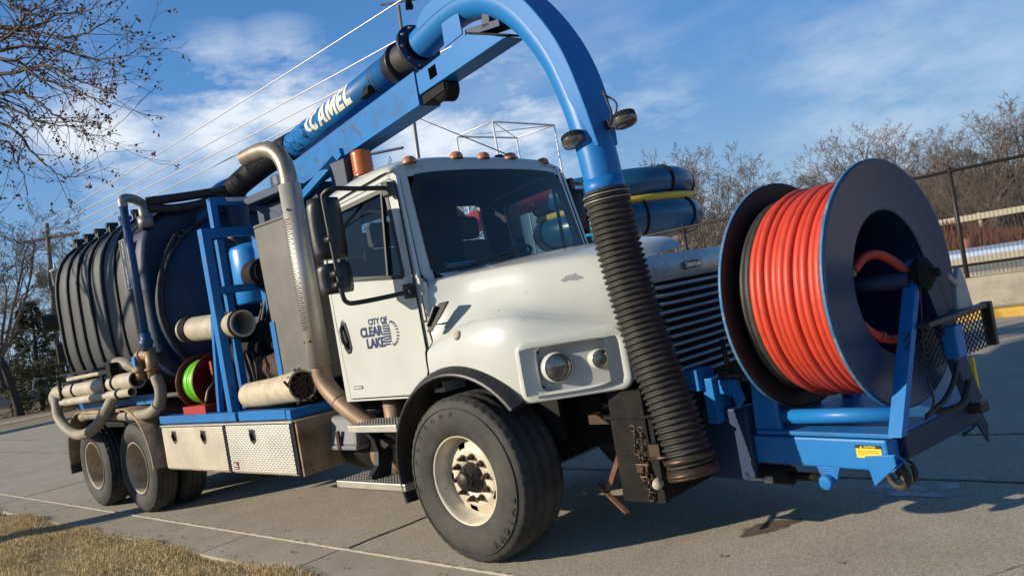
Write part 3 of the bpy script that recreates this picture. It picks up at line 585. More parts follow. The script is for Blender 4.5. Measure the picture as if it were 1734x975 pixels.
# more of the crown out to the left of the picture, above the lawn
for k in range(9):
    a = 2*pi*k/9+r.random()*.4; el = r.uniform(.45, 1.0)
    if a < 1.4 or a > 5.6: continue
    branch_lines(r, fork, Vector((cos(a)*sin(el), sin(a)*sin(el), cos(el))), r.uniform(2.4, 3.4), .05, 3, ends, .09, .02, (5, 4, 3), .55, .65, .003)
b = MB()
for pts, rs in lines+ends: b.tube(pts, rs, 5 if rs[0] > .02 else 3, caps=False)
b.build('crown', 'twig_dark', t, fix=False)
for pts, rs in ends:
    if r.random() < (.42 if rs[0] < .02 else 0):
        c = pts[r.randrange(1, len(pts))]
        for _ in range(r.randint(3, 7)):
            q = c+Vector((r.gauss(0, .02), r.gauss(0, .02), r.gauss(-.02, .02))); d1 = Vector((r.gauss(0, 1), r.gauss(0, 1), r.gauss(-.6, 1))).normalized()*r.uniform(.022, .05); d2 = d1.orthogonal().normalized()*r.uniform(.008, .016)
            leaves.add([q-d2*.3, q+d1*.5-d2+d2.cross(d1)*6, q+d1, q+d1*.5+d2], [(0, 1, 2, 3)])
at(leaves.build('leaves', 'leaf', t, fix=False), 'stuff')
# ---- evergreen
t = empty('evergreen_tree', (-43.6, 8.6, 0)); tag(t, 'dark green conifer between the old trunk and the truck tank', 'tree')
b = MB(); b.cyl((0, 0, -.2), (.1, .2, 5.6), .16, .03, 8); b.build('trunk', 'bark', t)
r = random.Random(3); b = MB()
for i in range(5200):
    h = .35+5.5*r.random()**1.15; R_ = (1.95*(1-h/6.2)**.75)*(.72+.28*sin(h*5)+.2*r.random()); a = r.uniform(0, 6.28); q = R_*sqrt(r.random()*.75+.25)
    c = Vector((cos(a)*q+.04*h, sin(a)*q, h-.22*q)); d1 = Vector((cos(a), sin(a), r.uniform(-.5, .25))).normalized()*r.uniform(.14, .32); d2 = Vector((-sin(a), cos(a), r.gauss(0, .6))).normalized()*r.uniform(.04, .09)
    b.add([c, c+d1*.5+d2, c+d1, c+d1*.5-d2], [(0, 1, 2, 3)])
at(b.build('crown', 'conifer', t, fix=False), 'stuff')

# ================================================================== FAR OBJECTS
# ---- pickup parked across the cross street
t = empty('pickup_truck', (-47.2, 10.3, 0), radians(62)); tag(t, 'grey pickup parked across the street behind the old tree trunk', 'pickup')
b = MB(); b.prism([(-2.7, -.95, .55), (2.7, -.95, .55), (2.75, -.95, .95), (1.5, -.95, 1.12), (-2.7, -.95, 1.12)], (0, 1.9, 0)); b.build('body', 'car_grey', t, .06)
b = MB(); b.prism([(-.9, -.82, 1.11), (1.45, -.82, 1.11), (.75, -.75, 1.72), (-.8, -.75, 1.72)], (0, 1.6, 0)); c = b.build('cabin', 'car_grey', t, .06)
for y in (-.86, .80):
    b = MB(); b.prism([(-.75, y, 1.16), (1.15, y, 1.16), (.65, y, 1.64), (-.68, y, 1.64)], (0, .06, 0)); b.build('side_window', 'glass_side', c)
for x in (-1.7, 1.75):
    for y in (-.97, .72):
        b = MB(); b.cyl((x, y, .37), (x, y+.25, .37), .37, n=20); wv = b.build('wheel', 'tyre', t, .03)
        b = MB(); b.cyl((x, y-.01 if y < 0 else y+.26, .37), (x, y+.02 if y < 0 else y+.24, .37), .22, n=16); b.build('hubcap', 'chrome', wv)
# ---- utility pole with crossarm, transformers and wires
base = Vector((-45.9, 10.2, 0)); t = empty('utility_pole', base); tag(t, 'wooden utility pole with a crossarm and two grey transformers', 'utility pole')
def up(h, dx=0, dy=0): return UP*h+Vector((dx, dy, 0))
b = MB(); b.cyl(up(-.2), up(10.4), .17, .12, 12); b.build('pole', 'wood', t)
arm = [up(9.55, -1.15, -1.15), up(9.55, 1.25, 1.25)]
b = MB(); b.bar(arm[0], arm[1], .12, .14); ca = b.build('crossarm', 'wood', t)
b = MB(); b.bar(up(8.9), up(9.5, -.75, -.75), .04, .04); b.bar(up(8.9), up(9.5, .75, .75), .04, .04); b.build('brace', 'wood', t)
for k in (.03, .22, .70, .97):
    q = arm[0].lerp(arm[1], k); b = MB(); b.lathe(q+Vector((0, 0, .06)), (0, 0, 1), [(0, .03), (.05, .06), (.09, .04), (.13, .07), (.2, .03), (.2, 0)], 10); b.build('insulator', 'galv', ca)
for s_ in (-1, 1):
    q = up(6.75, -.30*s_+.12, -.30*s_-.12); b = MB(); b.lathe(q, (0, 0, 1), [(0, 0), (0, .25), (.8, .27), (.8, .31), (.88, .31), (.95, .2), (.97, 0)], 18); tr = b.build('transformer', 'transformer', t)
    b = MB(); b.lathe(q+Vector((0, 0, .95)), (0, 0, 1), [(0, .05), (.12, .07), (.2, .04), (.3, .05), (.36, .0)], 8); b.build('bushing', 'galv', tr)
far = Vector((-5, 46, 17.5))
def wire(a, e, sag, label, r_=.026):
    n = 30; b = MB(); c = Vector(a); b.tube([Vector(a).lerp(Vector(e), i/n)-Vector((0, 0, sag*4*(i/n)*(1-i/n)))-c for i in range(n+1)], r_, 4)
    o = b.build('power_line', 'wire'); o.location = c; tag(o, label, 'power line', 'power lines strung from the utility pole'); return o
wire((-46.19, 9.77, 9.77), (-11.7, 13.37, 12.19), .12, 'topmost bright power line crossing the sky above the boom')
wire((-45.68, 10.25, 9.71), (-11.88, 13.22, 10.84), .10, 'upper of the two close power lines that pass behind the boom')
wire((-45.34, 10.57, 9.5), (-11.98, 13.14, 10.15), .10, 'lower of the two close power lines that pass behind the boom')
wire((-43.99, 11.84, 9.51), (-12.03, 13.09, 9.72), .10, 'lowest power line running behind the exhaust stack')
# ---- floodlight pole
t = empty('floodlight_pole', (-24.7, 20.4, 0)); tag(t, 'tall thin metal floodlight pole behind the boom', 'light pole')
b = MB(); top = Vector((.55, .42, 16.25)); b.cyl((0, 0, -.1), top, .13, .075, 12); b.build('pole', 'galv', t)
b = MB(); b.bar(top+Vector((-.6, -.6, .15)), top+Vector((1.5, 1.5, .15)), .08, .08); ca = b.build('crossarm', 'galv', t)
for k in (.35, 1.35):
    q = top+Vector((k, k, -.05)); b = MB(); b.hexa([q+Vector(v) for v in ((-.2, -.1, -.22), (.1, -.35, -.22), (.3, 0, -.22), (0, .2, -.22))], [q+Vector(v) for v in ((-.12, -.08, .2), (.05, -.22, .2), (.2, 0, .2), (0, .12, .2))]); fl = b.build('floodlight', 'dark', t, .02)
    b = MB(); b.cyl(q+Vector((.05, -.05, .2)), q+Vector((.05, -.05, .32)), .05, n=8); b.build('bracket', 'galv', fl)
# ---- water slide: a stack of enclosed turns with a yellow trough between
t = empty('water_slide', (-12.4, 18.6, 0)); tag(t, 'blue enclosed water slide with a yellow trough behind the truck hood', 'water slide')
def turn(R_, z0, z1, a0, a1, r_, nm, m, parent=t, n=40):
    pts = [(R_*cos(a0+(a1-a0)*i/n), R_*sin(a0+(a1-a0)*i/n), z0+(z1-z0)*i/n) for i in range(n+1)]
    b = MB(); b.tube(pts, r_, 20); o = b.build(nm, m, parent)
    for k in range(2, n, 6):
        b = MB(); d = Vector(pts[min(n, k+1)])-Vector(pts[k-1]); q = Vector(pts[k]); b.torus(q, d, r_+.01, .05, 24, 6); b.build('flange', 'dark', o)
    return o
turn(2.35, 4.75, 4.52, -3.4, 1.6, .50, 'tube', 'slide'); turn(2.45, 3.65, 3.38, -2.9, 1.7, .54, 'tube', 'slide')
b = MB(); rows = []
for i in range(41):
    a = -3.0+4.4*i/40; rows.append([((2.3+dx)*cos(a), (2.3+dx)*sin(a), 4.10-.08*i/40+dz) for dx, dz in ((-.5, .12), (-.45, -.06), (.4, -.06), (.48, .12), (.50, .12), (.44, -.1), (-.48, -.1), (-.53, .12))])
b.grid(rows, True, True); b.build('trough', 'slide_yellow', t)
for a in (-2.6, -1.2, .2, 1.3):
    b = MB(); b.cyl((1.6*cos(a), 1.6*sin(a), 0), (1.6*cos(a), 1.6*sin(a), 5.3), .1, n=10); b.build('post', 'galv', t)
b = MB(); b.cyl((-1.3, -1.5, 2.2), (2.0, -2.9, 3.95), .6, n=20); b.build('runout_tube', 'slide_light', t)
t = empty('red_slide', (-15.5, 14.0, 0)); tag(t, 'red slide trough seen through the cab windows', 'water slide')
b = MB(); rows = []
for i in range(25):
    s_ = i/24; x = -.9+4.2*s_; y = -.9+3.2*s_; z = 4.15+1.05*s_+.25*sin(s_*3)
    rows.append([(x, y, z), (x-.05, y+.05, z-.55), (x-.5, y+.5, z-.7), (x-.95, y+.95, z-.5), (x-1, y+1, z+.05), (x-.9, y+.9, z+.05), (x-.85, y+.85, z-.42), (x-.5, y+.5, z-.6), (x-.15, y+.15, z-.47), (x-.1, y+.1, z)])
b.grid(rows, True, True); b.build('trough', 'slide_red', t)
for q in ((-.9, -.4), (1.2, 1.2), (2.8, 2.4)):
    b = MB(); b.cyl((q[0], q[1], 0), (q[0], q[1], 4.0+.3*q[0]), .09, n=10); b.build('post', 'galv', t)
# ---- white tube frame
t = empty('canopy_frame', (-16.3, 18.0, 0)); tag(t, 'white metal canopy frame rising behind the cab roof', 'frame'); o3 = Vector((-16.3, 18.0, 0))
F = [Vector((-17.35, 16.4, 7.97)), Vector((-15.3, 16.3, 7.97)), Vector((-15.3, 19.75, 7.97)), Vector((-17.2, 19.6, 7.97))]
for q in F:
    b = MB(); b.cyl(Vector((q.x, q.y, 0))-o3, q-o3, .035, n=8); b.build('post', 'whiteframe', t)
for i in range(4):
    b = MB(); b.cyl(F[i]-o3, F[(i+1) % 4]-o3, .035, n=8); b.build('top_rail', 'whiteframe', t)
for i in (0, 1):
    b = MB(); b.cyl(F[i]-o3, F[i+2]-o3, .018, n=6); b.build('cross_brace', 'whiteframe', t)
# ---- behind the fence at the right
t = empty('pool_cover', (0, 18.6, .5)); tag(t, 'long pale blue covered pool edge behind the chain link fence', 'pool cover')
b = MB(); b.box(-18, 10, -1.2, 1.6, -.02, .34); b.build('cover', 'pool', t, .05); b = MB(); b.box(-18, 10, -1.32, -1.2, -.02, .22); b.build('edge', 'gutter', t, .02)
t = empty('rail_fence', (0, 30.5, .4)); tag(t, 'pale weathered plank rail in front of the russet brush', 'fence')
for z in (1.25, ):
    b = MB(); b.box(-22, 14, -.05, .05, z-.12, z+.12); b.build('plank', 'palewood', t, .02)
for i in range(13):
    b = MB(); b.box(-22+i*3, -21.88+i*3, .05, .17, -.5, 1.4); b.build('post', 'palewood', t, .02)
r = random.Random(9); b = MB()
for i in range(9000):
    x = r.uniform(-20, 6); y = r.uniform(25.0, 28.6); h = r.uniform(.55, 1.25)*(.8+.3*sin(x*.9)); d1 = Vector((r.gauss(0, .16), r.gauss(0, .16), h)); p = Vector((x, y, .48)); w_ = Vector((.02, .008, 0))
    b.add([p-w_, p+w_, p+d1+w_*.5, p+d1-w_*.5], [(0, 1, 2, 3)])
at(b.build('russet_brush', 'reed', None, fix=False), 'stuff')
t = empty('red_barrel', (-2.62, 22.6, .5)); t.scale = (.6, .6, .6); tag(t, 'small faded red drum beside the fence post, behind the fence', 'barrel')
b = MB(); b.lathe((0, 0, 0), (0, 0, 1), [(0, 0), (0, .3), (.25, .31), (.28, .33), (.31, .31), (.6, .31), (.63, .33), (.66, .31), (.9, .3), (.9, 0)], 20); b.build('drum', 'faded_red', t)
b = MB(); b.lathe((0, 0, .9), (0, 0, 1), [(0, .3), (.03, .3), (.03, .27), (.01, .26), (.01, 0)], 20); b.build('lid', 'faded_red', t)
# far bank of twigs and brush that closes the view
r = random.Random(12); b = MB()
for i in range(30000):
    a = r.uniform(-1.05, .45); R_ = r.uniform(70, 95); x = 4+R_*sin(a)-8; y = -4+R_*cos(a); h = r.uniform(1.5, 4.5)*(.7+.5*abs(sin(a*9))); p = Vector((x, y, -.3+r.uniform(0, 4.0))); d1 = Vector((r.gauss(0, .5), r.gauss(0, .3), h*.8)); w_ = Vector((.035, 0, 0))
    b.add([p-w_, p+w_, p+d1+w_*.3, p+d1-w_*.3], [(0, 1, 2, 3)])
at(b.build('distant_brush', 'twig', None, fix=False), 'stuff')
r = random.Random(14); b = MB()
for i in range(5000):
    y = r.uniform(-25, 60); x = -70-r.uniform(0, 18); h = r.uniform(1.5, 5); p = Vector((x, y, r.uniform(0, 2.0))); d1 = Vector((r.gauss(0, .4), r.gauss(0, .6), h*.8)); w_ = Vector((0, .05, 0))
    b.add([p-w_, p+w_, p+d1+w_*.3, p+d1-w_*.3], [(0, 1, 2, 3)])
at(b.build('distant_brush', 'twig_dark', None, fix=False), 'stuff')

# ================================================================== THE TRUCK
T = empty('vacuum_truck', (0, 0, 0))
tag(T, 'white and blue municipal sewer vacuum truck with a red hose reel on its front', 'truck')
def mir(p): return (p[0], -p[1], p[2])
# ---------------- chassis
ch = MB()
for s_ in (-1, 1): ch.box(-7.4, .95, s_*.43-.05, s_*.43+.05, .68, .95)
for x in (-7.0, -5.9, -4.6, -3.4, -2.2, -1.0, .1, .8): ch.box(x-.06, x+.06, -.42, .42, .70, .92)
chassis = ch.build('chassis', 'dark', T)
for x in (-5.48, -6.82):
    b = MB(); b.cyl((x, -.75, .52), (x, .75, .52), .11, n=16); b.lathe((x, 0, .52), (0, 1, 0), [(-.25, .1), (-.15, .22), (.15, .22), (.25, .1)], 20); b.build('axle', 'dark', chassis)
b = MB(); b.cyl((0, -.85, .50), (0, .85, .50), .075, n=14); b.box(-.1, .1, -.62, -.45, .5, .72); b.box(-.1, .1, .45, .62, .5, .72); b.build('axle', 'dark', chassis)
for s_ in (-1, 1):
    b = MB(); b.hexa([(-.75, s_*.43-.04, .62), (.75, s_*.43-.04, .62), (.75, s_*.43+.04, .62), (-.75, s_*.43+.04, .62)], [(-.75, s_*.43-.04, .70), (.75, s_*.43-.04, .70), (.75, s_*.43+.04, .70), (-.75, s_*.43+.04, .70)]); b.build('leaf_spring', 'dark', chassis)
b = MB(); b.box(-1.0, .8, -.40, .40, .72, 1.5); b.box(.8, 1.05, -.45, .45, .75, 1.55); b.build('engine', 'dark', T)
# ---------------- tyres and wheels
def tyre_mesh(Rr, hw, zig, nseg=132, lug=False):
    # section from the outer bead (y=-hw) over the tread to the inner bead (y=+hw)
    side = [(-hw+.035, .288), (-hw+.018, .30), (-hw+.004, .335), (-hw-.006, .38), (-hw-.008, Rr*.76), (-hw-.003, Rr*.83), (-hw+.008, Rr*.89), (-hw+.020, Rr*.935), (-hw+.028, Rr*.962)]
    tread = []; n = 15
    for i in range(n): tread.append((-hw+.034+(2*hw-.068)*i/(n-1), Rr-(.018 if i in (0, n-1) else .004*abs(2*i/(n-1)-1)**2)))
    prof = side+tread+[(-a, r_) for a, r_ in reversed(side)]
    ns = len(side); b = MB(); rows = []
    for k in range(nseg):
        t = 2*pi*k/nseg; row = []
        for i, (a, r_) in enumerate(prof):
            j = i-ns
            if 0 <= j < n:
                if j in (3, 7, 11): r_ -= .016; a += zig*(1 if k % 4 < 2 else -1)
                elif j in (2, 4, 6, 8, 10, 12): a += zig*(1 if k % 4 < 2 else -1)
                if j in (0, 1, n-1, n-2) and k % 3 == 0: r_ -= .012
                if lug and k % 4 == 0: r_ -= .012
                if lug and k % 4 == 0 and j in (0, n-1): r_ -= .01
            if i == ns-1 and k % 3 == 0: r_ -= .006
            row.append((r_*sin(t), a, r_*cos(t)))
        rows.append(row)
    rows.append(rows[0]); b.grid(rows); return b
front_tyre = tyre_mesh(.56, .21, .008)
rear_tyre = tyre_mesh(.52, .135, .004, 120, True)
def xf(mb, f):
    c = MB(); c.v = [f(p) for p in mb.v]; c.f = list(mb.f); c.sm = list(mb.sm); return c
def tyre_text(txt, r0, size, ang0, step, y, name, parent, flip=False):
    b = MB()
    for i, chh in enumerate(txt):
        V, F_, a0, a1 = text_geo(chh, size, .0025, .002)
        if not F_: continue
        mid = (a0+a1)/2; an = ang0+step*i*(1 if not flip else -1)
        for_ = []
        for p in V:
            u, v = (p[0]-mid), p[1]-size*.35
            if flip: u, v = -u, -v
            rr_ = r0+v; aa = an+u/r0
            for_.append((rr_*sin(aa), y-p[2], rr_*cos(aa)))
        b.add(for_, F_)
    return b.build(name, 'tyre_text', parent)
# front right wheel; x is forward, the outer face looks to -y
fw = empty('front_wheel', (0, -.995, .56)); fw.parent = T
ty = front_tyre.build('tyre', 'tyre', fw)
tyre_text('Firestone', .452, .075, radians(-100), radians(12.5), -.2165, 'lettering', fw)
tyre_text('RADIAL', .452, .06, radians(150), radians(9.5), -.2165, 'lettering', fw, True)
b = MB(); b.torus((0, -.2135, 0), (0, 1, 0), .385, .004, 96, 6); b.torus((0, -.2105, 0), (0, 1, 0), .488, .004, 96, 6); b.build('sidewall_rib', 'tyre', fw)
b = MB(); n = 60
b.lathe((0, 0, 0), (0, 1, 0), [(-.178, .300), (-.188, .306), (-.192, .302), (-.190, .290), (-.172, .284), (-.15, .276), (-.085, .268), (-.072, .258)], n)
holes = lambda i, k: i == 1 and (k % 12) in (4, 5, 6)
b.lathe((0, 0, 0), (0, 1, 0), [(-.072, .258), (-.085, .240), (-.100, .200), (-.108, .190), (-.110, .182), (-.110, .105), (-.10, .10)], n, skip=holes)
b.lathe((0, 0, 0), (0, 1, 0), [(.10, .26), (.10, .08)], n)
b.build('rim', 'rim', fw, fix=False)
b = MB(); b.lathe((0, 0, 0), (0, 1, 0), [(-.02, .255), (-.015, .05)], 40); b.build('brake_drum', 'dark', fw)
for k in range(10):
    a = 2*pi*k/10+.2; q = Vector((.143*sin(a), -.110, .143*cos(a)))
    b = MB(); b.cyl(q, q+Vector((0, -.012, 0)), .023, n=14); b.cyl(q+Vector((0, -.012, 0)), q+Vector((0, -.036, 0)), .0175, .0165, n=6); b.cyl(q+Vector((0, -.036, 0)), q+Vector((0, -.054, 0)), .0105, n=8); b.build('lug_nut', 'nut', fw, fix=False)
b = MB(); b.lathe((0, 0, 0), (0, 1, 0), [(-.10, .100), (-.125, .098), (-.13, .085), (-.165, .080), (-.172, .060), (-.178, .058), (-.205, .056), (-.212, .048), (-.214, 0)], 28)
for k in range(6):
    a = 2*pi*k/6; b.cyl((.068*sin(a), -.160, .068*cos(a)), (.068*sin(a), -.178, .068*cos(a)), .008, n=6)
b.build('hub', 'hub', fw, fix=False)
c = copy_tree(fw, T); c.location = (0, .995, .56); c.rotation_euler = (0, 0, pi)
# rear wheels: duals, outer face to -y
rw = empty('rear_wheel', (-5.48, -1.06, .52)); rw.parent = T
rear_tyre.build('tyre', 'tyre', rw); d2 = link('tyre', rw.children[0].data, 'tyre', rw); d2.location = (0, .34, 0)
b = MB(); b.lathe((0, 0, 0), (0, 1, 0), [(-.118, .292), (-.127, .298), (-.130, .294), (-.127, .283), (-.11, .276), (-.02, .268), (.06, .262), (.105, .235), (.118, .19), (.120, .15), (.12, .10), (.10, .09), (.02, .088), (.01, .07), (.005, 0)], 48); b.build('rim', 'rim_dirty', rw, fix=False)
for k in range(10):
    a = 2*pi*k/10+.1; q = Vector((.150*sin(a), .119, .150*cos(a))); b = MB(); b.cyl(q, q+Vector((0, -.05, 0)), .02, .017, n=6); b.build('lug_nut', 'nut', rw, fix=False)
for x, y, rz in ((-6.82, -1.06, 0), (-5.48, 1.06, pi), (-6.82, 1.06, pi)):
    c = copy_tree(rw, T); c.location = (x, y, .52); c.rotation_euler = (0, 0, rz)
# rear mudguards
for x, cx in ((-5.48, 0), (-6.82, 1)):
    b = MB(); rows = []
    a0, a1 = (radians(-84), radians(14)) if x == -5.48 else (radians(-20), radians(82))
    a0, a1 = (radians(-2), radians(100)) if x == -5.48 else (radians(80), radians(182))
    for i in range(19):
        a = a0+(a1-a0)*i/18; r_ = .655; q = (x+r_*cos(a), .56+r_*sin(a))
        rows.append([(q[0], -1.26, q[1]), (q[0]-.012*cos(a), -1.265, q[1]-.012*sin(a)), (x+(r_-.02)*cos(a), -1.24, .56+(r_-.02)*sin(a)), (x+(r_-.012)*cos(a), -.62, .56+(r_-.012)*sin(a)), (q[0], -.62, q[1])])
    b.grid(rows, True, True); b.build('mudguard', 'dirty_alu', T)
b = MB(); b.box(-6.80, -5.50, -1.26, -.62, 1.205, 1.217); b.box(-6.80, -5.50, -1.264, -1.25, 1.18, 1.217); b.build('mudguard', 'dirty_alu', T, .003)
b = MB(); b.box(-7.50, -7.46, -1.26, -.6, .42, .64); b.build('mud_flap', 'black_rubber', T, .004)

# ---------------- cab
def sy(z): return -1.03+(.0 if z < 2.0 else (z-2.0)*.085)
WIN = [(-1.20, 2.05), (-.475, 1.972), (-.447, 1.985), (-.44, 2.01), (-.535, 2.585), (-.56, 2.615), (-.60, 2.625), (-1.16, 2.585), (-1.19, 2.57), (-1.205, 2.53)]
SIDE = [(-1.42, 1.10), (-.55, 1.10), (-.36, 1.22), (-.26, 1.24), (-.26, 1.90), (-.315, 1.95), (-.43, 2.70), (-.48, 2.745), (-1.35, 2.655), (-1.42, 2.60)]
DOOR = [(-1.335, 1.125), (-.575, 1.125), (-.385, 1.23), (-.345, 1.30), (-.335, 1.42), (-.345, 1.93), (-.425, 2.60), (-.45, 2.665), (-.50, 2.685), (-1.22, 2.62), (-1.29, 2.60), (-1.345, 2.5), (-1.365, 2.0), (-1.36, 1.7)]
cabm = MB()
for s_ in (1, -1): cabm.flat(SIDE, [WIN], lambda u, v, t, s_=s_: (u, s_*(sy(v)+.012+t), v), .03)
# roof
def roof_rows(off):
    st = [(-1.425, 2.585, 2.70), (-1.40, 2.62, 2.80), (-1.30, 2.65, 2.845), (-1.0, 2.69, 2.885), (-.7, 2.72, 2.885), (-.52, 2.735, 2.865), (-.45, 2.738, 2.842), (-.415, 2.735, 2.815), (-.405, 2.725, 2.775)]
    rows = []
    for x, e, cz in st:
        row = []
        for k in range(33):
            t = -1+2*k/32; yy = (.985-off)*sin(t*pi/2); q = abs(yy)/(.985-off)
            row.append((x+off*(.4 if x > -.9 else -.4)*0+(-.06*q**4 if x > -.6 else 0), yy, e-off+(cz-e)*(1-q**3.6)**(1/2.2) if q < 1 else e-off))
        rows.append(row)
    return rows
cabm.grid(roof_rows(0))
# rear wall with window
RW = [(-.84, 2.22), (.84, 2.22), (.86, 2.25), (.83, 2.60), (.80, 2.62), (-.80, 2.62), (-.83, 2.60), (-.86, 2.25)]
cabm.flat([(-1.0, 1.10), (1.0, 1.10), (1.0, 2.1), (.97, 2.60), (.85, 2.72), (-.85, 2.72), (-.97, 2.60), (-1.0, 2.1)], [RW], lambda u, v, t: (-1.42-t, u, v), .03)
# windscreen surround: posts and header, white
def ws(y, z, off=0.0):   # windscreen surface
    t = (z-1.93)/(2.72-1.93); return (-.205-.155*t+.0*y-.075*abs(y/.9)**2.4+off, y, z)
wl = lambda z: .905-.035*(z-1.93)/.79
for s_ in (1, -1):
    rows = []
    for i in range(9):
        z = 1.90+(2.775-1.90)*i/8; y0 = wl(z)-.01
        p0 = ws(y0, z); p1 = (p0[0]-.035, .965-.02*(z-1.9), z); p2 = (p0[0]-.09, -sy(z)-.002, z-.02)
        rows.append([(p[0], s_*p[1], p[2]) for p in (p0, ((p0[0]+p1[0])/2+.012, (p0[1]+p1[1])/2, z), p1, p2)])
    cabm.grid(rows)
rows = []
for k in range(25):
    y = -.90+1.8*k/24; p = ws(y, 2.715-.03*abs(y/.9)**3); rows.append([(p[0]-.004, p[1], p[2]), (p[0]-.012, p[1], p[2]+.05), (p[0]-.04, p[1], p[2]+.085)])
cabm.grid(rows)
# cowl below the windscreen
rows = []
for k in range(25):
    y = -.86+1.72*k/24; p = ws(y, 1.96); rows.append([(p[0], y, 1.955), (p[0]+.05, y, 1.93), (p[0]+.1, y, 1.86)])
cabm.grid(rows); cabm.box(-.40, -.29, -.97, .97, 1.12, 1.86)
cab = cabm.build('cab', 'white', T, merge=False)
# windscreen with black border
b = MB(); yz = []
def border(inset):
    pts = []; zt, zb = 2.728-inset*.9, 1.90+inset*1.25
    for k in range(25):
        q = -1+2*k/24; y = q*(wl(zb)-inset); r_ = max(0, abs(q)-.9)/.1; pts.append((y, zb+.09*r_**2.2+.0*y))
    for k in range(25):
        q = 1-2*k/24; y = q*(wl(zt)-inset); r_ = max(0, abs(q)-.9)/.1; pts.append((y, zt-.03*abs(q)**3-.10*r_**2.2))
    return pts
o_ = border(0.0); i_ = border(.062)
b.add([ws(*p, off=.006) for p in o_]+[ws(*p, off=.008) for p in i_], [(k, (k+1) % 50, 50+(k+1) % 50, 50+k) for k in range(50)], True)
wsh = b.build('windscreen', 'frame_rubber', T, merge=False)
b = MB(); b.grid([[ws(*Vector(i_[k]).lerp(Vector(i_[49-k]), j/8), off=.007) for k in range(25)] for j in range(9)]); b.build('pane', 'glass', wsh)
for ys, ye in ((-.70, -.06), (.02, .68)):
    b = MB(); p0 = ws(ys, 1.93, .03); p1 = ws(ye, 2.03, .03); b.bar(p0, p1, .012, .02); b.bar(ws(ys+.14, 1.99, .024), ws(ye, 2.05, .02), .016, .012); b.build('wiper', 'black', wsh)
b = MB(); p = (-.36, -.16, 2.62)
# cab roof rust chips
for q in ((-.45, -.35), (-.46, -.30), (-.455, -.22), (-.47, -.16)):
    pass
# interior
ins = MB(); ins.flat([(-.97, 1.2), (.97, 1.2), (.97, 2.1), (.92, 2.60), (.82, 2.66), (-.82, 2.66), (-.92, 2.60), (-.97, 2.1)], [RW], lambda u, v, t: (-1.395, u, v))
for s_ in (1, -1): ins.flat([(p[0]*.985-.006, p[1]-(.03 if p[1] > 2.5 else -.02)) for p in SIDE], [WIN], lambda u, v, t, s_=s_: (u, s_*(sy(v)+.05), v))
ins.grid([[(p[0], p[1]*.96, p[2]-.045) for p in r_] for r_ in roof_rows(0.0)]); ins.box(-1.40, -.3, -.97, .97, 1.15, 1.22)
ins.box(-1.39, -1.2, -.3, .32, 1.9, 2.66)
ins.build('interior_trim', 'interior', cab, merge=False)
b = MB(); rows = []
for k in range(21):
    y = -.93+1.86*k/20; hump = .05*math.exp(-((y-.45)/.28)**2); rows.append([(-.34-.06*abs(y)**2, y, 1.92), (-.42, y, 1.955+hump*.5), (-.60, y, 1.96+hump), (-.68, y, 1.93+hump), (-.72, y, 1.80), (-.66, y, 1.45)])
b.grid(rows); b.build('dashboard', 'seat', cab)
for y in (-.48, .50):
    b = MB(); b.box(-1.20, -.72, y-.25, y+.25, 1.45, 1.62); b.hexa([(-1.30, y-.24, 1.60), (-1.12, y-.24, 1.60), (-1.12, y+.24, 1.60), (-1.30, y+.24, 1.60)], [(-1.36, y-.20, 2.28), (-1.24, y-.20, 2.28), (-1.24, y+.20, 2.28), (-1.36, y+.20, 2.28)]); b.box(-1.37, -1.25, y-.13, y+.13, 2.29, 2.50); b.build('seat', 'seat', cab, .04)
b = MB(); b.tube([(-1.1, -.62+.0, 1.62), (-1.12, -.60, 1.9), (-1.2, -.56, 2.1), (-1.25, -.5, 2.28)], .022, 6); b.build('seat_belt', 'tanbelt', cab)
b = MB(); c0 = Vector((-.84, .50, 2.02)); ax = Vector((-.45, 0, .9)); b.torus(c0, ax, .22, .017, 40, 8); b.cyl(c0, c0-ax*.3, .03, n=8)
for a in (0.3, 2.4, 4.5):
    u = ax.orthogonal().normalized(); u.rotate(Quaternion(ax.normalized(), a)); b.cyl(c0-ax*.03, c0+u*.21, .012, n=6)
b.build('steering_wheel', 'black', cab)
b = MB(); b.hexa([(-.52, -.80, 1.995), (-.40, -.76, 1.99), (-.38, -.38, 1.995), (-.54, -.40, 2.005)], [(-.52, -.80, 2.007), (-.40, -.76, 2.0), (-.38, -.38, 2.008), (-.54, -.40, 2.015)]); b.build('papers', 'paper', cab)
b = MB(); b.hexa([(-.44, -.70, 2.010), (-.37, -.66, 2.006), (-.35, -.40, 2.010), (-.43, -.42, 2.015)], [(-.44, -.70, 2.022), (-.37, -.66, 2.016), (-.35, -.40, 2.022), (-.43, -.42, 2.027)]); b.build('folder', 'bluepaper', cab)
b = MB(); b.box(-.92, -.70, .80, .92, 2.0, 2.4) if False else b.bar((-1.36, .62, 2.42), (-1.36, .40, 2.60), .01, .10); b.build('papers', 'paper', cab)
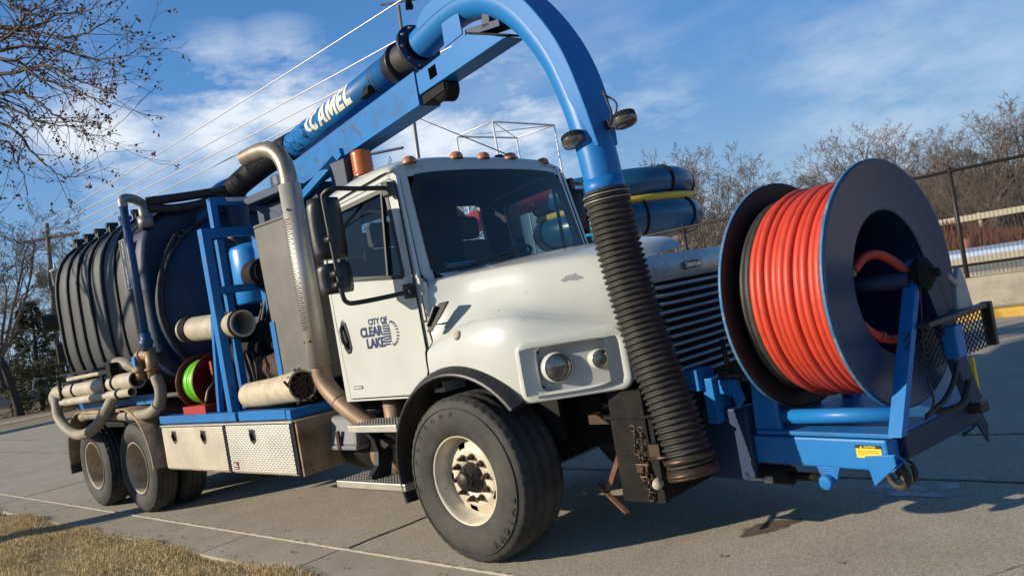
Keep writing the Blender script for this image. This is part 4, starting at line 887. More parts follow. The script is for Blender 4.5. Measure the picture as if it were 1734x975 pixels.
# doors
def door(s_):
    b = MB(); b.flat(DOOR, [WIN], lambda u, v, t: (u, s_*(sy(v)-.006+t), v), .014); d = b.build('door', 'white', T, .006, 2, merge=False)
    b = MB(); pts = [(p[0], s_*(sy(p[1])-.001), p[1]) for p in [DOOR[-1]]+DOOR]; b.tube(pts, .0065, 6, False); b.build('seal', 'frame_rubber', d)
    b = MB(); b.flat([(p[0]+.015*(1 if p[0] > -.8 else -1), p[1]+.015*(1 if p[1] > 2.3 else -1)) for p in WIN], [[(-1.185, 2.07), (-.63, 2.005), (-.625, 2.02), (-.60, 2.60), (-.61, 2.605), (-1.15, 2.567), (-1.185, 2.54)], [(-.605, 2.0), (-.465, 1.99), (-.457, 2.02), (-.55, 2.57), (-.575, 2.60), (-.585, 2.59)]], lambda u, v, t: (u, s_*(sy(v)-.012+t), v), .03); b.build('window_frame', 'frame_rubber', d, merge=False)
    b = MB(); b.flat([(-1.195, 2.055), (-.62, 1.99), (-.595, 2.61), (-1.16, 2.577)], [], lambda u, v, t: (u, s_*(sy(v)+.012), v)); b.build('window_pane', 'glass_side', d)
    b = MB(); b.flat([(-.62, 1.99), (-.46, 1.985), (-.55, 2.58), (-.58, 2.61)], [], lambda u, v, t: (u, s_*(sy(v)+.010), v)); b.build('quarter_pane', 'glass_side', d)
    b = MB(); pts = [(-1.31, 1.62), (-1.30, 1.52), (-1.265, 1.475), (-1.225, 1.48), (-1.20, 1.52), (-1.215, 1.64), (-1.235, 1.72), (-1.27, 1.75), (-1.30, 1.72)]
    b.prism([(u, s_*-1.030, v) for u, v in pts], (0, -s_*.014, 0)); h = b.build('handle', 'black', d, .006)
    b = MB(); b.tube(spline([(-1.27, -s_*-1.0*-1, 1.70)], 1) if False else [(-1.275, s_*-1.045, 1.70), (-1.272, s_*-1.072, 1.66), (-1.255, s_*-1.075, 1.58), (-1.242, s_*-1.045, 1.52)], .014, 8); b.build('grip', 'black', h)
    return d
dr = door(1); door(-1)
for nm, pr in (('lettering', None),):
    fy = lambda x0, z0: (lambda p: (x0+p[0], -1.0375-p[2], z0+p[1]))
    b = MB(); text(b, 'CITY OF', .062, fy(-.945, 1.672), width=.235, extrude=.0012, bold=.0022); text(b, 'CLEAR', .098, fy(-1.065, 1.588), width=.285, extrude=.0012, bold=.005); text(b, 'LAKE', .098, fy(-1.005, 1.500), width=.225, extrude=.0012, bold=.005); b.build('lettering', 'navy', dr, fix=False)
    b = MB()
    for k in range(9):
        z = 1.505+k*.0195; wv = sqrt(max(0, .0085-(z-1.583)**2))
        b.box(-.778, -.745+wv*.55, -1.0395, -1.036, z, z+.0125)
    for k in range(11):
        a = radians(80-16*k); b.box(-.690+.075*cos(a)-.012, -.690+.075*cos(a)+.016, -1.0395, -1.036, 1.588+.088*sin(a)-.005, 1.588+.088*sin(a)+.005)
    for k in range(9):
        a = radians(100+20*k); b.box(-.665+.05*cos(a)-.004, -.665+.05*cos(a)+.004, -1.0395, -1.036, 1.588+.085*sin(a)-.004, 1.588+.085*sin(a)+.004)
    b.build('emblem', 'navy', dr, .0)
b = MB(); b.box(-1.27, -1.15, -1.039, -1.034, 1.195, 1.222); pl = b.build('nameplate', 'black', dr, .002)
b = MB(); b.box(-1.262, -1.158, -1.0405, -1.0392, 1.200, 1.217); b.build('inlay', 'grille', pl, fix=False)
# roof marker lights, beacon, antenna
for y, x in ((-.80, -.44), (-.31, -.45), (-.01, -.45), (.31, -.45), (.72, -.45)):
    zz = 2.842 if abs(y) < .5 else 2.80
    b = MB(); b.lathe((x, y, zz-.01), (0, 0, 1), [(0, .055), (.02, .055), (.04, .045), (.052, .025), (.056, 0)], 16); ob = b.build('marker_light', 'amber_pale', T); 
b = MB(); b.lathe((-1.25, -.60, 2.80), (0, 0, 1), [(0, .10), (.08, .10), (.085, .085), (.085, 0)], 20); bs = b.build('beacon', 'black', T)
b = MB(); b.lathe((-1.25, -.60, 2.885), (0, 0, 1), [(0, .085)]+[(.02+.015*k, .088 if k % 2 else .083) for k in range(12)]+[(.205, .075), (.21, 0)], 24); b.build('lens', 'amber', bs)
b = MB(); b.box(-1.58, -1.36, -.70, -.50, 2.72, 3.06); b.bar((-1.42, -.48, 3.09), (-1.0, -.35, 3.06), .03, .02); b.build('control_box', 'shade_blue', T, .008)
b = MB(); p0 = Vector((-.55, .52, 2.86)); p1 = Vector((-1.95, .30, 3.75)); b.cyl(p0, p0+Vector((-.10, -.015, .065)), .014, n=8); b.cyl(p0, p1, .006, .003, n=6); b.build('antenna', 'dark', T)
b = MB(); b.lathe((-.62, .36, 2.84), (0, 0, 1), [(0, .06), (.05, .055), (.07, .03), (.075, 0)], 16); b.build('horn_cover', 'black', T)
# mirrors
def mirror(s_):
    f = lambda p: (p[0], s_*p[1], p[2])
    b = MB(); pts = spline([f(p) for p in [(-.45, -1.0, 2.60), (-.43, -1.07, 2.61), (-.48, -1.26, 2.62), (-.53, -1.44, 2.635), (-.595, -1.475, 2.615), (-.61, -1.48, 2.55), (-.59, -1.48, 2.10), (-.575, -1.48, 1.92), (-.565, -1.46, 1.855), (-.51, -1.40, 1.84), (-.40, -1.15, 1.85), (-.37, -1.05, 1.86)]], 4)
    b.tube(pts, .017, 10); m = b.build('mirror', 'black', T)
    for zc, hh, nm in ((2.385, .215, 'mirror_head'), (2.035, .105, 'spot_mirror_head')):
        b = MB(); rows = []
        for i in range(9):
            t = -1+2*i/8; sc_ = (1-abs(t)**6*.12); z = zc+hh*t
            yc = -1.42; hw = .115*sc_; bul = .07*(1-abs(t)**3)
            rows.append([f((-.75, yc-hw, z)), f((-.69, yc-hw-.005, z)), f((-.65-bul*.4, yc-hw*.85, z)), f((-.64+bul*.4, yc-hw*.3, z)), f((-.64+bul*.4, yc+hw*.4, z)), f((-.65, yc+hw*.9, z)), f((-.69, yc+hw+.005, z)), f((-.75, yc+hw, z))])
        b.grid(rows); n_ = len(rows); b.add(rows[0], [tuple(range(8))]); b.add(rows[-1], [tuple(range(8))]); b.add([rows[0][0], rows[0][7], rows[-1][7], rows[-1][0]], [(0, 1, 2, 3)]); hd = b.build(nm, 'black', m)
    for p in ((-.45, -1.035, 2.60), (-.385, -1.05, 1.86)):
        b = MB(); b.box(p[0]-.035, p[0]+.045, s_*p[1]-.035, s_*p[1]+.03, p[2]-.05, p[2]+.055); b.build('bracket', 'black', m, .012)
    for z in (2.30, 2.06, 1.98):
        b = MB(); q = f((-.595, -1.48, z)); b.cyl(Vector(q)-Vector((.05, 0, 0)), Vector(q)+Vector((.025, 0, 0)), .028, n=12); b.build('clamp', 'black', m)
    return m
mirror(1); mirror(-1)
# ---------------- hood: fender wall, fender crest, valley, hood shoulder, centre line
ARC = .745
def zb(x):
    return .56+sqrt(max(0, ARC**2-x*x)) if x < .52 else (1.03+(.02 if x > 1.0 else 0)+.03*max(0, min(1, (x-.9)/.3)))
plan = [(-.27, -1.10), (-.15, -1.115), (0, -1.12), (.15, -1.122), (.30, -1.120), (.42, -1.110), (.53, -1.088), (.60, -1.062), (.66, -1.03), (.77, -.957), (.88, -.883), (.99, -.810), (1.10, -.735), (1.165, -.67), (1.215, -.60), (1.245, -.535), (1.255, -.50)]
def crest(x, i):   # fender crest height along the plan curve
    return np.interp(x, [-.3, .0, .3, .5, .7, .9, 1.1, 1.25], [1.48, 1.565, 1.605, 1.60, 1.56, 1.505, 1.48, 1.51])
hm = MB()
def hood_cols(s_):
    cols = []
    for i, (x, y) in enumerate(plan):
        k = i/(len(plan)-1); n0 = plan[max(0, i-1)]; n1 = plan[min(len(plan)-1, i+1)]; d = Vector((n1[0]-n0[0], n1[1]-n0[1], 0)).normalized(); inn = Vector((-d.y, d.x, 0))
        zc = crest(x, i); z0 = zb(x); P0 = Vector((x, y, 0))
        S = Vector((np.interp(k, [0, .35, .6, .8, 1], [-.30, .25, .70, 1.02, 1.20]), np.interp(k, [0, .5, .8, 1], [-.90, -.76, -.58, -.46])-.085*max(0, 1-k*6), np.interp(k, [0, .4, .7, .9, 1], [1.90, 1.90, 1.87, 1.82, 1.765])))
        Cn = Vector((np.interp(k, [0, .35, .6, .8, 1], [-.10, .32, .78, 1.08, 1.215]), 0, np.interp(k, [0, .4, .7, .9, 1], [1.995, 1.985, 1.95, 1.90, 1.83])))
        col = [P0+Vector((0, 0, z0)), P0+Vector((0, 0, max(z0+.02, 1.07))), P0+Vector((0, 0, max(z0+.04, 1.37))), P0+inn*.008+Vector((0, 0, max(z0+.06, 1.43))), P0+inn*.03+Vector((0, 0, zc-.055)), P0+inn*.07+Vector((0, 0, zc-.015)), P0+inn*(.075+.055*min(1, k*5))+Vector((0, 0, zc))]
        v0 = col[-1]; tgt = S+Vector((0, -.03 if k < .1 else -.045 if k < .9 else -.03, -.16 if k < .8 else -.12)); 
        col += [v0.lerp(tgt, .55)+Vector((0, 0, -.045*(1-.6*k))), tgt+Vector((0, 0, -.0)), S+Vector((0, -.025, -.055)), S, S.lerp(Cn, .12)+Vector((0, 0, .014)), S.lerp(Cn, .45)+Vector((0, 0, .022)), S.lerp(Cn, .78)+Vector((0, 0, .012)), Cn]
        cols.append([(p.x, s_*p.y*-1 if s_ < 0 else p.y, p.z) for p in col])
    return cols
for s_ in (1, -1):
    cols = hood_cols(s_); m = len(cols); n = len(cols[0]); vs = [p for c in cols for p in c]
    fs = [(i*n+j, i*n+j+1, (i+1)*n+j+1, (i+1)*n+j) for i in range(m-1) for j in range(n-1) if not (j == 1 and 8 <= i < 12)]
    hm.add(vs, fs, True)
    # recessed headlamp bay
    A_ = [cols[i][1] for i in range(8, 13)]; B_ = [cols[i][2] for i in range(8, 13)]; dn = Vector((-.55, s_*.82, 0)).normalized()*.09
    loop = A_+B_[::-1]; hm.add(loop+[tuple(Vector(p)+dn) for p in loop], [(k, (k+1) % 10, 10+(k+1) % 10, 10+k) for k in range(10)])
# closing strip above the grille
cf = [hood_cols(1)[-1][j] for j in range(4, 15)]; cg = [hood_cols(-1)[-1][j] for j in range(4, 15)]
hood = hm.build('hood', 'white', T, merge=True)
sb = hood.modifiers.new('smooth', 'SUBSURF'); sb.levels = 1; sb.render_levels = 1; sb.use_creases = True
bm = bmesh.new(); bm.from_mesh(hood.data); cl_ = bm.edges.layers.float.new('crease_edge') if bm.edges.layers.float.get('crease_edge') is None else bm.edges.layers.float.get('crease_edge')
for e_ in bm.edges:
    if e_.is_boundary or (len(e_.link_faces) == 2 and e_.calc_face_angle(0) > radians(50)): e_[cl_] = .9
bm.to_mesh(hood.data); bm.free()
for s_ in (1, -1):
    c0_ = hood_cols(s_)[0]; b = MB(); b.tube(spline([c0_[j] for j in range(1, 11)], 3), .007, 6); b.build('hood_seal', 'frame_rubber', hood)
# headlamps
def headlamp(s_):
    f = lambda p: (p[0], p[1]*s_, p[2]); A0 = Vector((.66, -1.03, 0)); B0 = Vector((1.10, -.735, 0)); d = (B0-A0).normalized(); nn = Vector((d.y, -d.x, 0))
    def pt(u, z, o): q = A0+d*u+nn*o; return f((q.x, q.y, z))
    W = (B0-A0).length
    b = MB(); ring = lambda e, r_: [(e+r_*(1-cos(a)) if 0 else 0, 0) for a in (0,)]
    def rrect(x0, x1, z0, z1, r_, n=5):
        out = []
        for cx, cz, a0 in ((x1-r_, z1-r_, 0), (x0+r_, z1-r_, 90), (x0+r_, z0+r_, 180), (x1-r_, z0+r_, 270)):
            for k in range(n+1): a = radians(a0+90*k/n); out.append((cx+r_*cos(a), cz+r_*sin(a)))
        return out
    o1 = rrect(-.115, W+.05, 1.030, 1.412, .07); o2 = rrect(.012, W-.012, 1.082, 1.358, .045)
    rows = []
    for t, off in ((0, -.015), (0, .003), (.25, .009), (.8, .004), (1, -.012), (1, -.055)):
        rows.append([pt(o1[k][0]*(1-t)+o2[k][0]*t, o1[k][1]*(1-t)+o2[k][1]*t, off) for k in range(len(o1))])
    b.grid(rows, True, True); hl = b.build('headlight', 'white', T)
    b = MB(); b.flat([(p[0], p[1]) for p in rrect(.0, W, 1.07, 1.37, .04)], [], lambda u, v, t: pt(u, v, -.055)); b.build('panel', 'hl_panel', hl)
    for u, z, r_, nm, ofs in ((.115, 1.222, .092, 'lamp', .01), (.385, 1.232, .060, 'turn_lamp', -.005)):
        c = Vector(pt(u, z, -.058)); ax = (Vector(f((nn.x, nn.y, 0)))*.8+Vector((.55, 0, .02))).normalized(); up_ = ax
        b = MB(); b.lathe(c-ax*.02, ax, [(0, r_*1.06), (.055, r_*1.05), (.075+ofs, r_*1.0), (.080+ofs, r_*.93)], 28); b.build('bezel', 'white', hl)
        b = MB(); b.lathe(c-ax*.02, ax, [(.074+ofs, r_*.95), (.086+ofs, r_*.80), (.093+ofs, r_*.5), (.096+ofs, 0)], 28); b.build(nm, 'lamp_glass', hl)
        b = MB(); b.lathe(c-ax*.02, ax, [(.073+ofs, r_*.945), (.081+ofs, r_*.94), (.081+ofs, r_*.90), (.073+ofs, r_*.89)], 28, True); b.build('ring', 'black', hl)
    for u, z in ((.02, 1.11), (.02, 1.33), (W-.035, 1.11), (W-.035, 1.33)):
        b = MB(); b.cyl(pt(u, z, -.056), pt(u, z, -.046), .010, n=8); b.build('screw', 'dark', hl)
    return hl
headlamp(1); headlamp(-1)
# grille
gr_ = MB(); gr_.box(1.13, 1.16, -.52, .52, .98, 1.66); grille = gr_.build('grille', 'dark', T)
rows = []
for k in range(21):
    y = -.52+1.04*k/20; bx = .035*(1-(y/.52)**2)
    rows.append([(1.215+bx-.02, y, 1.80), (1.232+bx, y, 1.775), (1.243+bx, y, 1.72), (1.250+bx, y, 1.645), (1.235+bx, y, 1.632)])
b = MB(); b.grid(rows); b.build('header_panel', 'header', grille)
for i in range(12):
    z = 1.595-i*.0525; b = MB(); rr_ = []
    for k in range(13):
        y = -.515+1.03*k/12; bx = .035*(1-(y/.52)**2)+.006*i/12; x = 1.245+bx
        rr_.append([(x, y, z), (x-.006, y, z+.007), (x-.035, y, z+.011), (x-.045, y, z+.006), (x-.012, y, z-.010), (x-.003, y, z-.008)])
    b.grid(rr_, False, True); b.build('slat', 'grille', grille)
for s_ in (-1, 1):
    b = MB(); b.box(1.20, 1.262, s_*.515-.012, s_*.515+.012, .98, 1.64); b.build('side_trim', 'grille', grille, .005)
b = MB(); pts = []
for k in range(24):
    a = 2*pi*k/24; pts.append((.115*cos(a)*(1 if abs(cos(a)) > .7 else .99)*min(1.0, 1.25 if 0 else 1.0), .034*sin(a)))
pts = [(max(-.11, min(.11, 1.25*p[0])), p[1]) for p in pts]
b.prism([(1.283, p[0]-.05, 1.706+p[1]) for p in pts], (.010, 0, 0)); bd = b.build('badge', 'black', grille, .003)
b = MB(); b.tube([(1.2935, p[0]*.95-.05, 1.706+p[1]*.86) for p in pts], .0028, 5, closed=True, caps=False); text(b, 'FREIGHTLINER', .035, lambda p: (1.2935+p[2], -.125+p[0], 1.694+p[1]), width=.175, extrude=.001, bold=.001); b.lathe((1.292, -.143, 1.706), (1, 0, 0), [(0, .016), (.003, .016), (.003, .009), (0, .009)], 14, True); b.build('lettering', 'chrome', bd, fix=False)
# front lower body behind the bumper
b = MB(); b.box(.95, 1.20, -.75, .75, .62, 1.02); b.build('crossmember', 'dark', T)
# hood details: latch, side lamp, primer chips, seam
for s_ in (1, -1):
    b = MB(); f = lambda x, y, z: (x, s_*y, z)
    b.hexa([f(-.20, -1.085, 1.555), f(-.155, -1.10, 1.555), f(-.13, -1.12, 1.56), f(-.205, -1.12, 1.56)], [f(-.10, -1.01, 1.74), f(-.02, -1.02, 1.745), f(-.01, -1.05, 1.745), f(-.11, -1.05, 1.74)]); lt = b.build('hood_latch', 'black_rubber', T, .01)
    b = MB(); b.bar(f(-.185, -1.105, 1.60), f(-.115, -1.07, 1.725), .05, .02); b.build('handle', 'black', lt, .006)
    b = MB(); b.cyl(f(-.27, -1.085, 1.63), f(-.14, -1.09, 1.645), .008, n=6); b.build('pin', 'nut', lt)
    b = MB(); b.lathe(f(.07, -1.085, 1.505), (.0, -s_*.8, .6), [(0, .033), (.012, .033), (.02, .025), (.022, 0)], 16); b.build('side_lamp', 'tanbelt', T)
bpy.context.view_layer.update()
def chip(cx, cy, rx, ry, seed, m='grey_patch', lift=.0012):
    hv = hood.evaluated_get(bpy.context.evaluated_depsgraph_get()); r = random.Random(seed); b = MB()
    ok, p0, nn, _ = hv.ray_cast(Vector((cx, cy, 3)), Vector((0, 0, -1))); u = Vector((1, .1, 0)); u = (u-nn*u.dot(nn)).normalized(); v = nn.cross(u); n = 26; ph = [r.uniform(0, 6.28) for _ in range(4)]; ring = []; mid = []
    for i in range(n):
        a = 2*pi*i/n; k = 1+.24*sin(2*a+ph[0])+.18*sin(3*a+ph[1])+.14*sin(5*a+ph[2])+.1*sin(9*a+ph[3])
        for f, l_ in ((1, ring), (.5, mid)): ok, q, qn, _ = hv.closest_point_on_mesh(p0+u*rx*k*f*cos(a)+v*ry*k*f*sin(a)); l_.append(q+qn*lift)
    vs = [p0+nn*lift]+mid+ring; b.add(vs, [(0, 1+i, 1+(i+1) % n) for i in range(n)]+[(1+i, n+1+i, n+1+(i+1) % n, 1+(i+1) % n) for i in range(n)]); return b.build('paint_chip', m, hood)
chip(.80, -.70, .055, .026, 3); chip(1.0, -.55, .022, .005, 4); chip(.55, -.60, .010, .005, 5); chip(.35, -.95, .006, .004, 6); chip(.60, -1.0, .006, .004, 8)
# wheel arch flares
for s_ in (1, -1):
    b = MB(); rows = []
    for i in range(29):
        a = radians(40+(196-40)*i/28); ca, sa = cos(a), sin(a); wv = 1.0 if a < radians(150) else max(.35, 1-(a-radians(150))/radians(70))
        q = lambda r_, y: (r_*ca, s_*y, .56+r_*sa)
        rows.append([q(.757, -1.10), q(.752, -1.128), q(.742, -1.142), q(.722, -1.15-.028*wv), q(.700, -1.155-.04*wv), q(.690, -1.145-.04*wv), q(.692, -1.10), q(.70, -.74)])
    b.grid(rows); b.add(rows[0], [tuple(range(8))]); b.build('wheel_arch', 'black', T, merge=False)
    b = MB(); b.box(-.70, -.68, *sorted((s_*-1.10, s_*-.78)), .36, .72); b.build('splash_guard', 'black_rubber', T, .004)
    b = MB(); b.box(-.70, .55, *sorted((s_*-.76, s_*-.72)), .72, 1.32); b.build('inner_fender', 'dark', T)
# ---------------- steps
for nm, x0, x1, y0, y1, z in (('step', -1.27, -.66, -1.16, -.88, .935), ('step', -1.53, -.66, -1.17, -.86, .505)):
    b = MB(); b.box(x0, x1, y0, y1, z-.052, z); st = b.build(nm, 'plate', T, .004)
    b = MB()
    for i in range(int((x1-x0)/.035)):
        for j in range(7):
            x = x0+.02+i*.035+(.0175 if j % 2 else 0); y = y0+.02+j*.04
            if x < x1-.015: b.cyl((x, y, z), (x, y, z+.004), .011, .008, n=6)
    at(b.build('grip_teeth', 'plate', st, fix=False), 'stuff')
for x0 in (-1.18, -.76):
    b = MB(); b.prism([(x0, -1.10, .885), (x0, -1.04, .80), (x0, -1.02, .70), (x0, -1.04, .60), (x0, -1.12, .53), (x0, -1.10, .45), (x0, -.95, .45), (x0, -.90, .60), (x0, -.88, .75), (x0, -.90, .885)], (.06, 0, 0)); b.build('step_bracket', 'black', T, .006)
b = MB(); b.hexa([(-1.34, -1.0, .86), (-1.06, -1.0, .72), (-1.06, -.92, .72), (-1.34, -.92, .86)], [(-1.30, -1.0, .90), (-1.0, -1.0, .75), (-1.0, -.92, .75), (-1.30, -.92, .90)]); b.build('step_bracket', 'black', T)
# ---------------- exhaust
b = MB(); b.cyl((-1.79, -.97, 1.40), (-1.79, -.97, 2.94), .092, n=28); ex = b.build('exhaust_stack', 'steel', T)
b = MB(); pts = spline([(-1.79, -.97, 2.92), (-1.79, -.97, 3.02), (-1.815, -.97, 3.13), (-1.90, -.97, 3.235), (-2.03, -.97, 3.295), (-2.2, -.97, 3.315), (-2.42, -.97, 3.315)], 5); b.tube(pts, .072, 20, caps=False); b.tube(pts, .066, 20, caps=False); b.lathe((-2.42, -.97, 3.315), (1, 0, 0), [(0, .072), (0, .066)], 20); b.build('tailpipe', 'tail_steel', ex, fix=False)
b = MB(); pts = spline([(-1.79, -.97, 1.42), (-1.785, -.97, 1.30), (-1.70, -.965, 1.18), (-1.50, -.95, 1.02), (-1.33, -.92, .90), (-1.18, -.88, .80), (-1.0, -.80, .74), (-.8, -.6, .72)], 5); b.tube(pts, .078, 20); b.torus((-1.60, -.957, 1.10), (.75, 0, -.6), .078, .006, 24, 6); b.build('elbow', 'tan_pipe', ex)
b = MB()
for i in range(46):
    for j in range(5):
        z = 1.72+i*.0205; a = radians(-148+j*17+(8 if i % 2 else 0)); d = Vector((cos(a), sin(a), 0)); t_ = Vector((-sin(a), cos(a), 0)); c = Vector((-1.79, -.97, z))+d*.0925
        b.hexa([c-t_*.011-Vector((0, 0, .0035)), c+t_*.011-Vector((0, 0, .0035)), c+t_*.011+Vector((0, 0, .0035)), c-t_*.011+Vector((0, 0, .0035))], [c-t_*.011-Vector((0, 0, .0035))+d*.002, c+t_*.011-Vector((0, 0, .0035))+d*.002, c+t_*.011+Vector((0, 0, .0035))+d*.002, c-t_*.011+Vector((0, 0, .0035))+d*.002])
at(b.build('heat_slots', 'dark', ex, fix=False), 'stuff')
for z in (1.62, 2.72):
    for a in (-2.2, -1.1):
        b = MB(); q = Vector((-1.79+.092*cos(a), -.97+.092*sin(a), z)); b.cyl(q, q+Vector((cos(a), sin(a), 0))*.008, .010, n=8); b.build('bolt', 'dark', ex)
b = MB(); b.cyl((-1.15, -.78, .52), (-1.15, -.78, 1.12), .085, n=18); b.build('exhaust_pipe', 'tan_pipe', T)
b = MB(); b.lathe((-1.45, -.72, .62), (1, 0, 0), [(-.0, .0), (0, .15), (.03, .165), (.33, .165), (.36, .15), (.36, 0)], 24); b.build('air_tank', 'tan_pipe', T)
b = MB(); b.lathe((-1.95, -.62, .70), (1, 0, 0), [(0, 0), (.03, .22), (.07, .24), (1.0, .24), (1.05, .2), (1.06, 0)], 28); b.build('fuel_tank', 'dark', T)
b = MB(); b.hexa([(-1.83, -.98, .72), (-1.46, -.98, .72), (-1.46, -.66, .72), (-1.83, -.66, .72)], [(-1.86, -.92, .97), (-1.50, -.92, .97), (-1.50, -.66, .97), (-1.86, -.66, .97)]); bc = b.build('battery_box', 'green_plastic', T, .03)
b = MB(); b.box(-1.70, -1.66, -1.0, -.975, .70, .86); b.build('latch', 'nut', bc, .005)
b = MB(); b.box(-1.84, -1.45, -.99, -.66, .70, .735); b.build('lid_rim', 'green_plastic', bc, .008)
# ---------------- deck and toolboxes
b = MB(); b.box(-7.4, -2.16, -1.05, 1.10, .97, 1.045); b.build('deck', 'dark', T)
for x0, x1, m_ in ((-4.73, -3.04, 'blue_rust'), (-2.98, -2.16, 'blue')):
    b = MB(); b.box(x0, x1, -1.155, -1.05, 1.005, 1.085); b.build('deck_rail', m_, T, .004)
b = MB(); b.box(-2.155, -2.08, -1.15, 1.1, 1.0, 1.08); b.build('deck_end_rail', 'blue', T, .004)
b = MB(); b.box(-7.35, -4.78, -1.10, -1.04, 1.22, 1.33); b.build('deck_rail', 'blue_rust', T, .004)
for x0, x1, m_, nl in ((-4.565, -3.16, 'tread_tan', 2), (-3.145, -1.96, 'tread', 1)):
    b = MB(); b.box(x0, x1, -1.20, -.58, .535, .995); tb = b.build('toolbox', 'dirty_alu', T, .004)
    b = MB(); b.box(x0+.012, x1-.055 if nl == 1 else x1-.04, -1.222, -1.201, .552, .975); dd = b.build('door', m_, tb, .004)
    b = MB(); b.box(x1-.045 if nl == 1 else x1-.032, x1, -1.214, -1.195, .54, .985); b.build('edge_strip', 'dark', tb, .002)
    b = MB(); b.box(x0-.005, x1+.005, -1.23, -1.19, .985, 1.0); b.build('lid', 'plate', tb, .003)
    xs = (x0+.30, x0+.96) if nl == 2 else (x0+.50,)
    for x in xs:
        b = MB(); b.prism([(x-.05, -1.2225, .945), (x+.05, -1.2225, .945), (x+.05, -1.2225, .84), (x, -1.2225, .805), (x-.05, -1.2225, .84)], (0, -.006, 0)); lt = b.build('latch', 'chrome', dd, .003)
        b = MB(); b.box(x-.032, x+.032, -1.230, -1.2285, .86, .93); b.tube([(x-.02, -1.233, .91), (x+.0, -1.245, .885), (x+.02, -1.238, .845)], .010, 6); b.build('handle', 'dark', lt)
    if nl == 1:
        b = MB(); b.box(x0+.07, x0+.155, -1.226, -1.2225, .575, .645); st = b.build('sticker', 'maroon', dd)
        b = MB(); b.box(x0+.08, x0+.145, -1.2275, -1.2262, .584, .590); b.box(x0+.082, x0+.098, -1.2275, -1.2262, .602, .634); b.prism([(x0+.104, -1.2262, .602), (x0+.143, -1.2262, .602), (x0+.143, -1.2262, .612), (x0+.118, -1.2262, .612), (x0+.118, -1.2262, .634), (x0+.104, -1.2262, .634)], (0, -.0012, 0)); b.build('print', 'transformer', st, fix=False)
b = MB(); b.box(-1.96, -1.93, -1.20, -.55, .535, .995); b.build('end_panel', 'dirty_alu', T)
# ---------------- hydraulic tank beside the exhaust
b = MB(); b.hexa([(-2.62, -.86, 1.27), (-1.98, -.86, 1.27), (-1.98, -.2, 1.27), (-2.62, -.2, 1.27)], [(-2.68, -.86, 2.72), (-1.92, -.86, 2.72), (-1.92, -.2, 2.72), (-2.68, -.2, 2.72)]); ht = b.build('hydraulic_tank', 'tank_grey', T, .015)
b = MB(); b.box(-2.70, -1.90, -.85, .5, 2.721, 2.75); b.build('lid', 'tank_grey', ht, .01)
# ---------------- portal frames of square tube
def portal(x, y0, y1, z0, z1, ww, name='portal_frame', cross=None):
    b = MB(); b.box(x-ww/2, x+ww/2, y0, y0+ww, z0, z1); b.box(x-ww/2, x+ww/2, y1-ww, y1, z0, z1); b.box(x-ww/2+.001, x+ww/2-.001, y0+ww, y1-ww, z1-ww, z1-.001)
    if cross: b.box(x-ww/2+.002, x+ww/2-.002, y0+ww, y1-ww, cross-ww*.4, cross+ww*.4)
    return b.build(name, 'blue', T, .005)
portal(-3.18, -1.13, -.50, 1.085, 2.825, .088, cross=2.23)
portal(-3.20, -.985, -.25, 2.826, 3.12, .07)
b = MB(); b.box(-3.24, -3.18, -.97, -.90, 1.085, 2.72); b.build('portal_post', 'blue', T, .004)
b = MB(); b.bar((-3.28, -1.08, 2.0), (-3.46, -1.08, 1.09), .05, .05); b.build('portal_brace', 'blue', T, .004)
b = MB(); b.box(-3.05, -2.4, -.70, .2, 3.0, 3.08); b.box(-3.1, -2.35, -.55, .5, 2.72, 2.98); b.build('valve_box', 'shade_blue', T, .01)
b = MB(); b.box(-3.153, -3.148, -.82, -.42, 3.075, 3.115); b.build('label_strip', 'paper', T)
# ---------------- debris tank
def sect(x, hy, hz, zc, p, n=56):
    out = []
    for k in range(n):
        a = 2*pi*k/n; c, s_ = cos(a), sin(a); r_ = (abs(c)**p+abs(s_)**p)**(-1/p); out.append((x, hy*r_*c, zc+hz*r_*s_))
    return out
b = MB(); ribs = [-7.35, -6.95, -6.58, -6.18, -5.75, -5.36]
st = [(-7.48, .90), (-7.46, .97), (-7.42, 1.0)]; st += [(-7.35+i*(2.27/24), 1.0+.012*sin(i*pi/24*6)**2) for i in range(25)]; st += [(-5.05, .99), (-5.03, .96)]
rows = [sect(x, 1.115*k, 1.07*k, 2.34, 3.4) for x, k in st]; b.grid(rows, True, True); b.add(rows[0], [tuple(range(56))]); b.add(rows[-1], [tuple(range(56))]); tank = b.build('debris_tank', 'tank', T, merge=False)
for x in ribs:
    b = MB(); rr_ = []
    for dx, k in ((-.028, .998), (-.026, 1.030), (.026, 1.030), (.028, .998)): rr_.append(sect(x+dx, 1.115*k, 1.07*k, 2.34, 3.4))
    b.grid(rr_, False, True); sp_ = b.build('strap', 'strap', tank)
    b = MB(); b.box(x-.05, x+.05, -.80, -.72, 3.26, 3.41); b.box(x-.03, x+.03, -.82, -.68, 3.39, 3.44); b.build('buckle', 'strap', sp_, .004)
b = MB(); rows = [sect(x, 1.08*k, 1.02*k, 2.36, 3.6) for x, k in ((-5.03, 1), (-4.80, 1), (-4.74, .985), (-4.72, .95))]; b.grid(rows, True, True); b.add(rows[-1], [tuple(range(56))]); th_ = b.build('tank_head', 'shade_blue', T, merge=False)
b = MB(); rr_ = [[(x, p[1]*1.01, 2.36+(p[2]-2.36)*1.012) for p in rows[1][1:28]] for x in (-5.04, -4.70)]; b.grid([r_[5:22] for r_ in rr_]); b.build('top_cap', 'strap', th_, fix=False)
b = MB(); b.prism([(-4.722, p[1]*.96, min(3.22, 2.36+(p[2]-2.36)*.96)) for p in rows[-1]], (.006, 0, 0)); b.build('face_plate', 'shade_blue', th_)
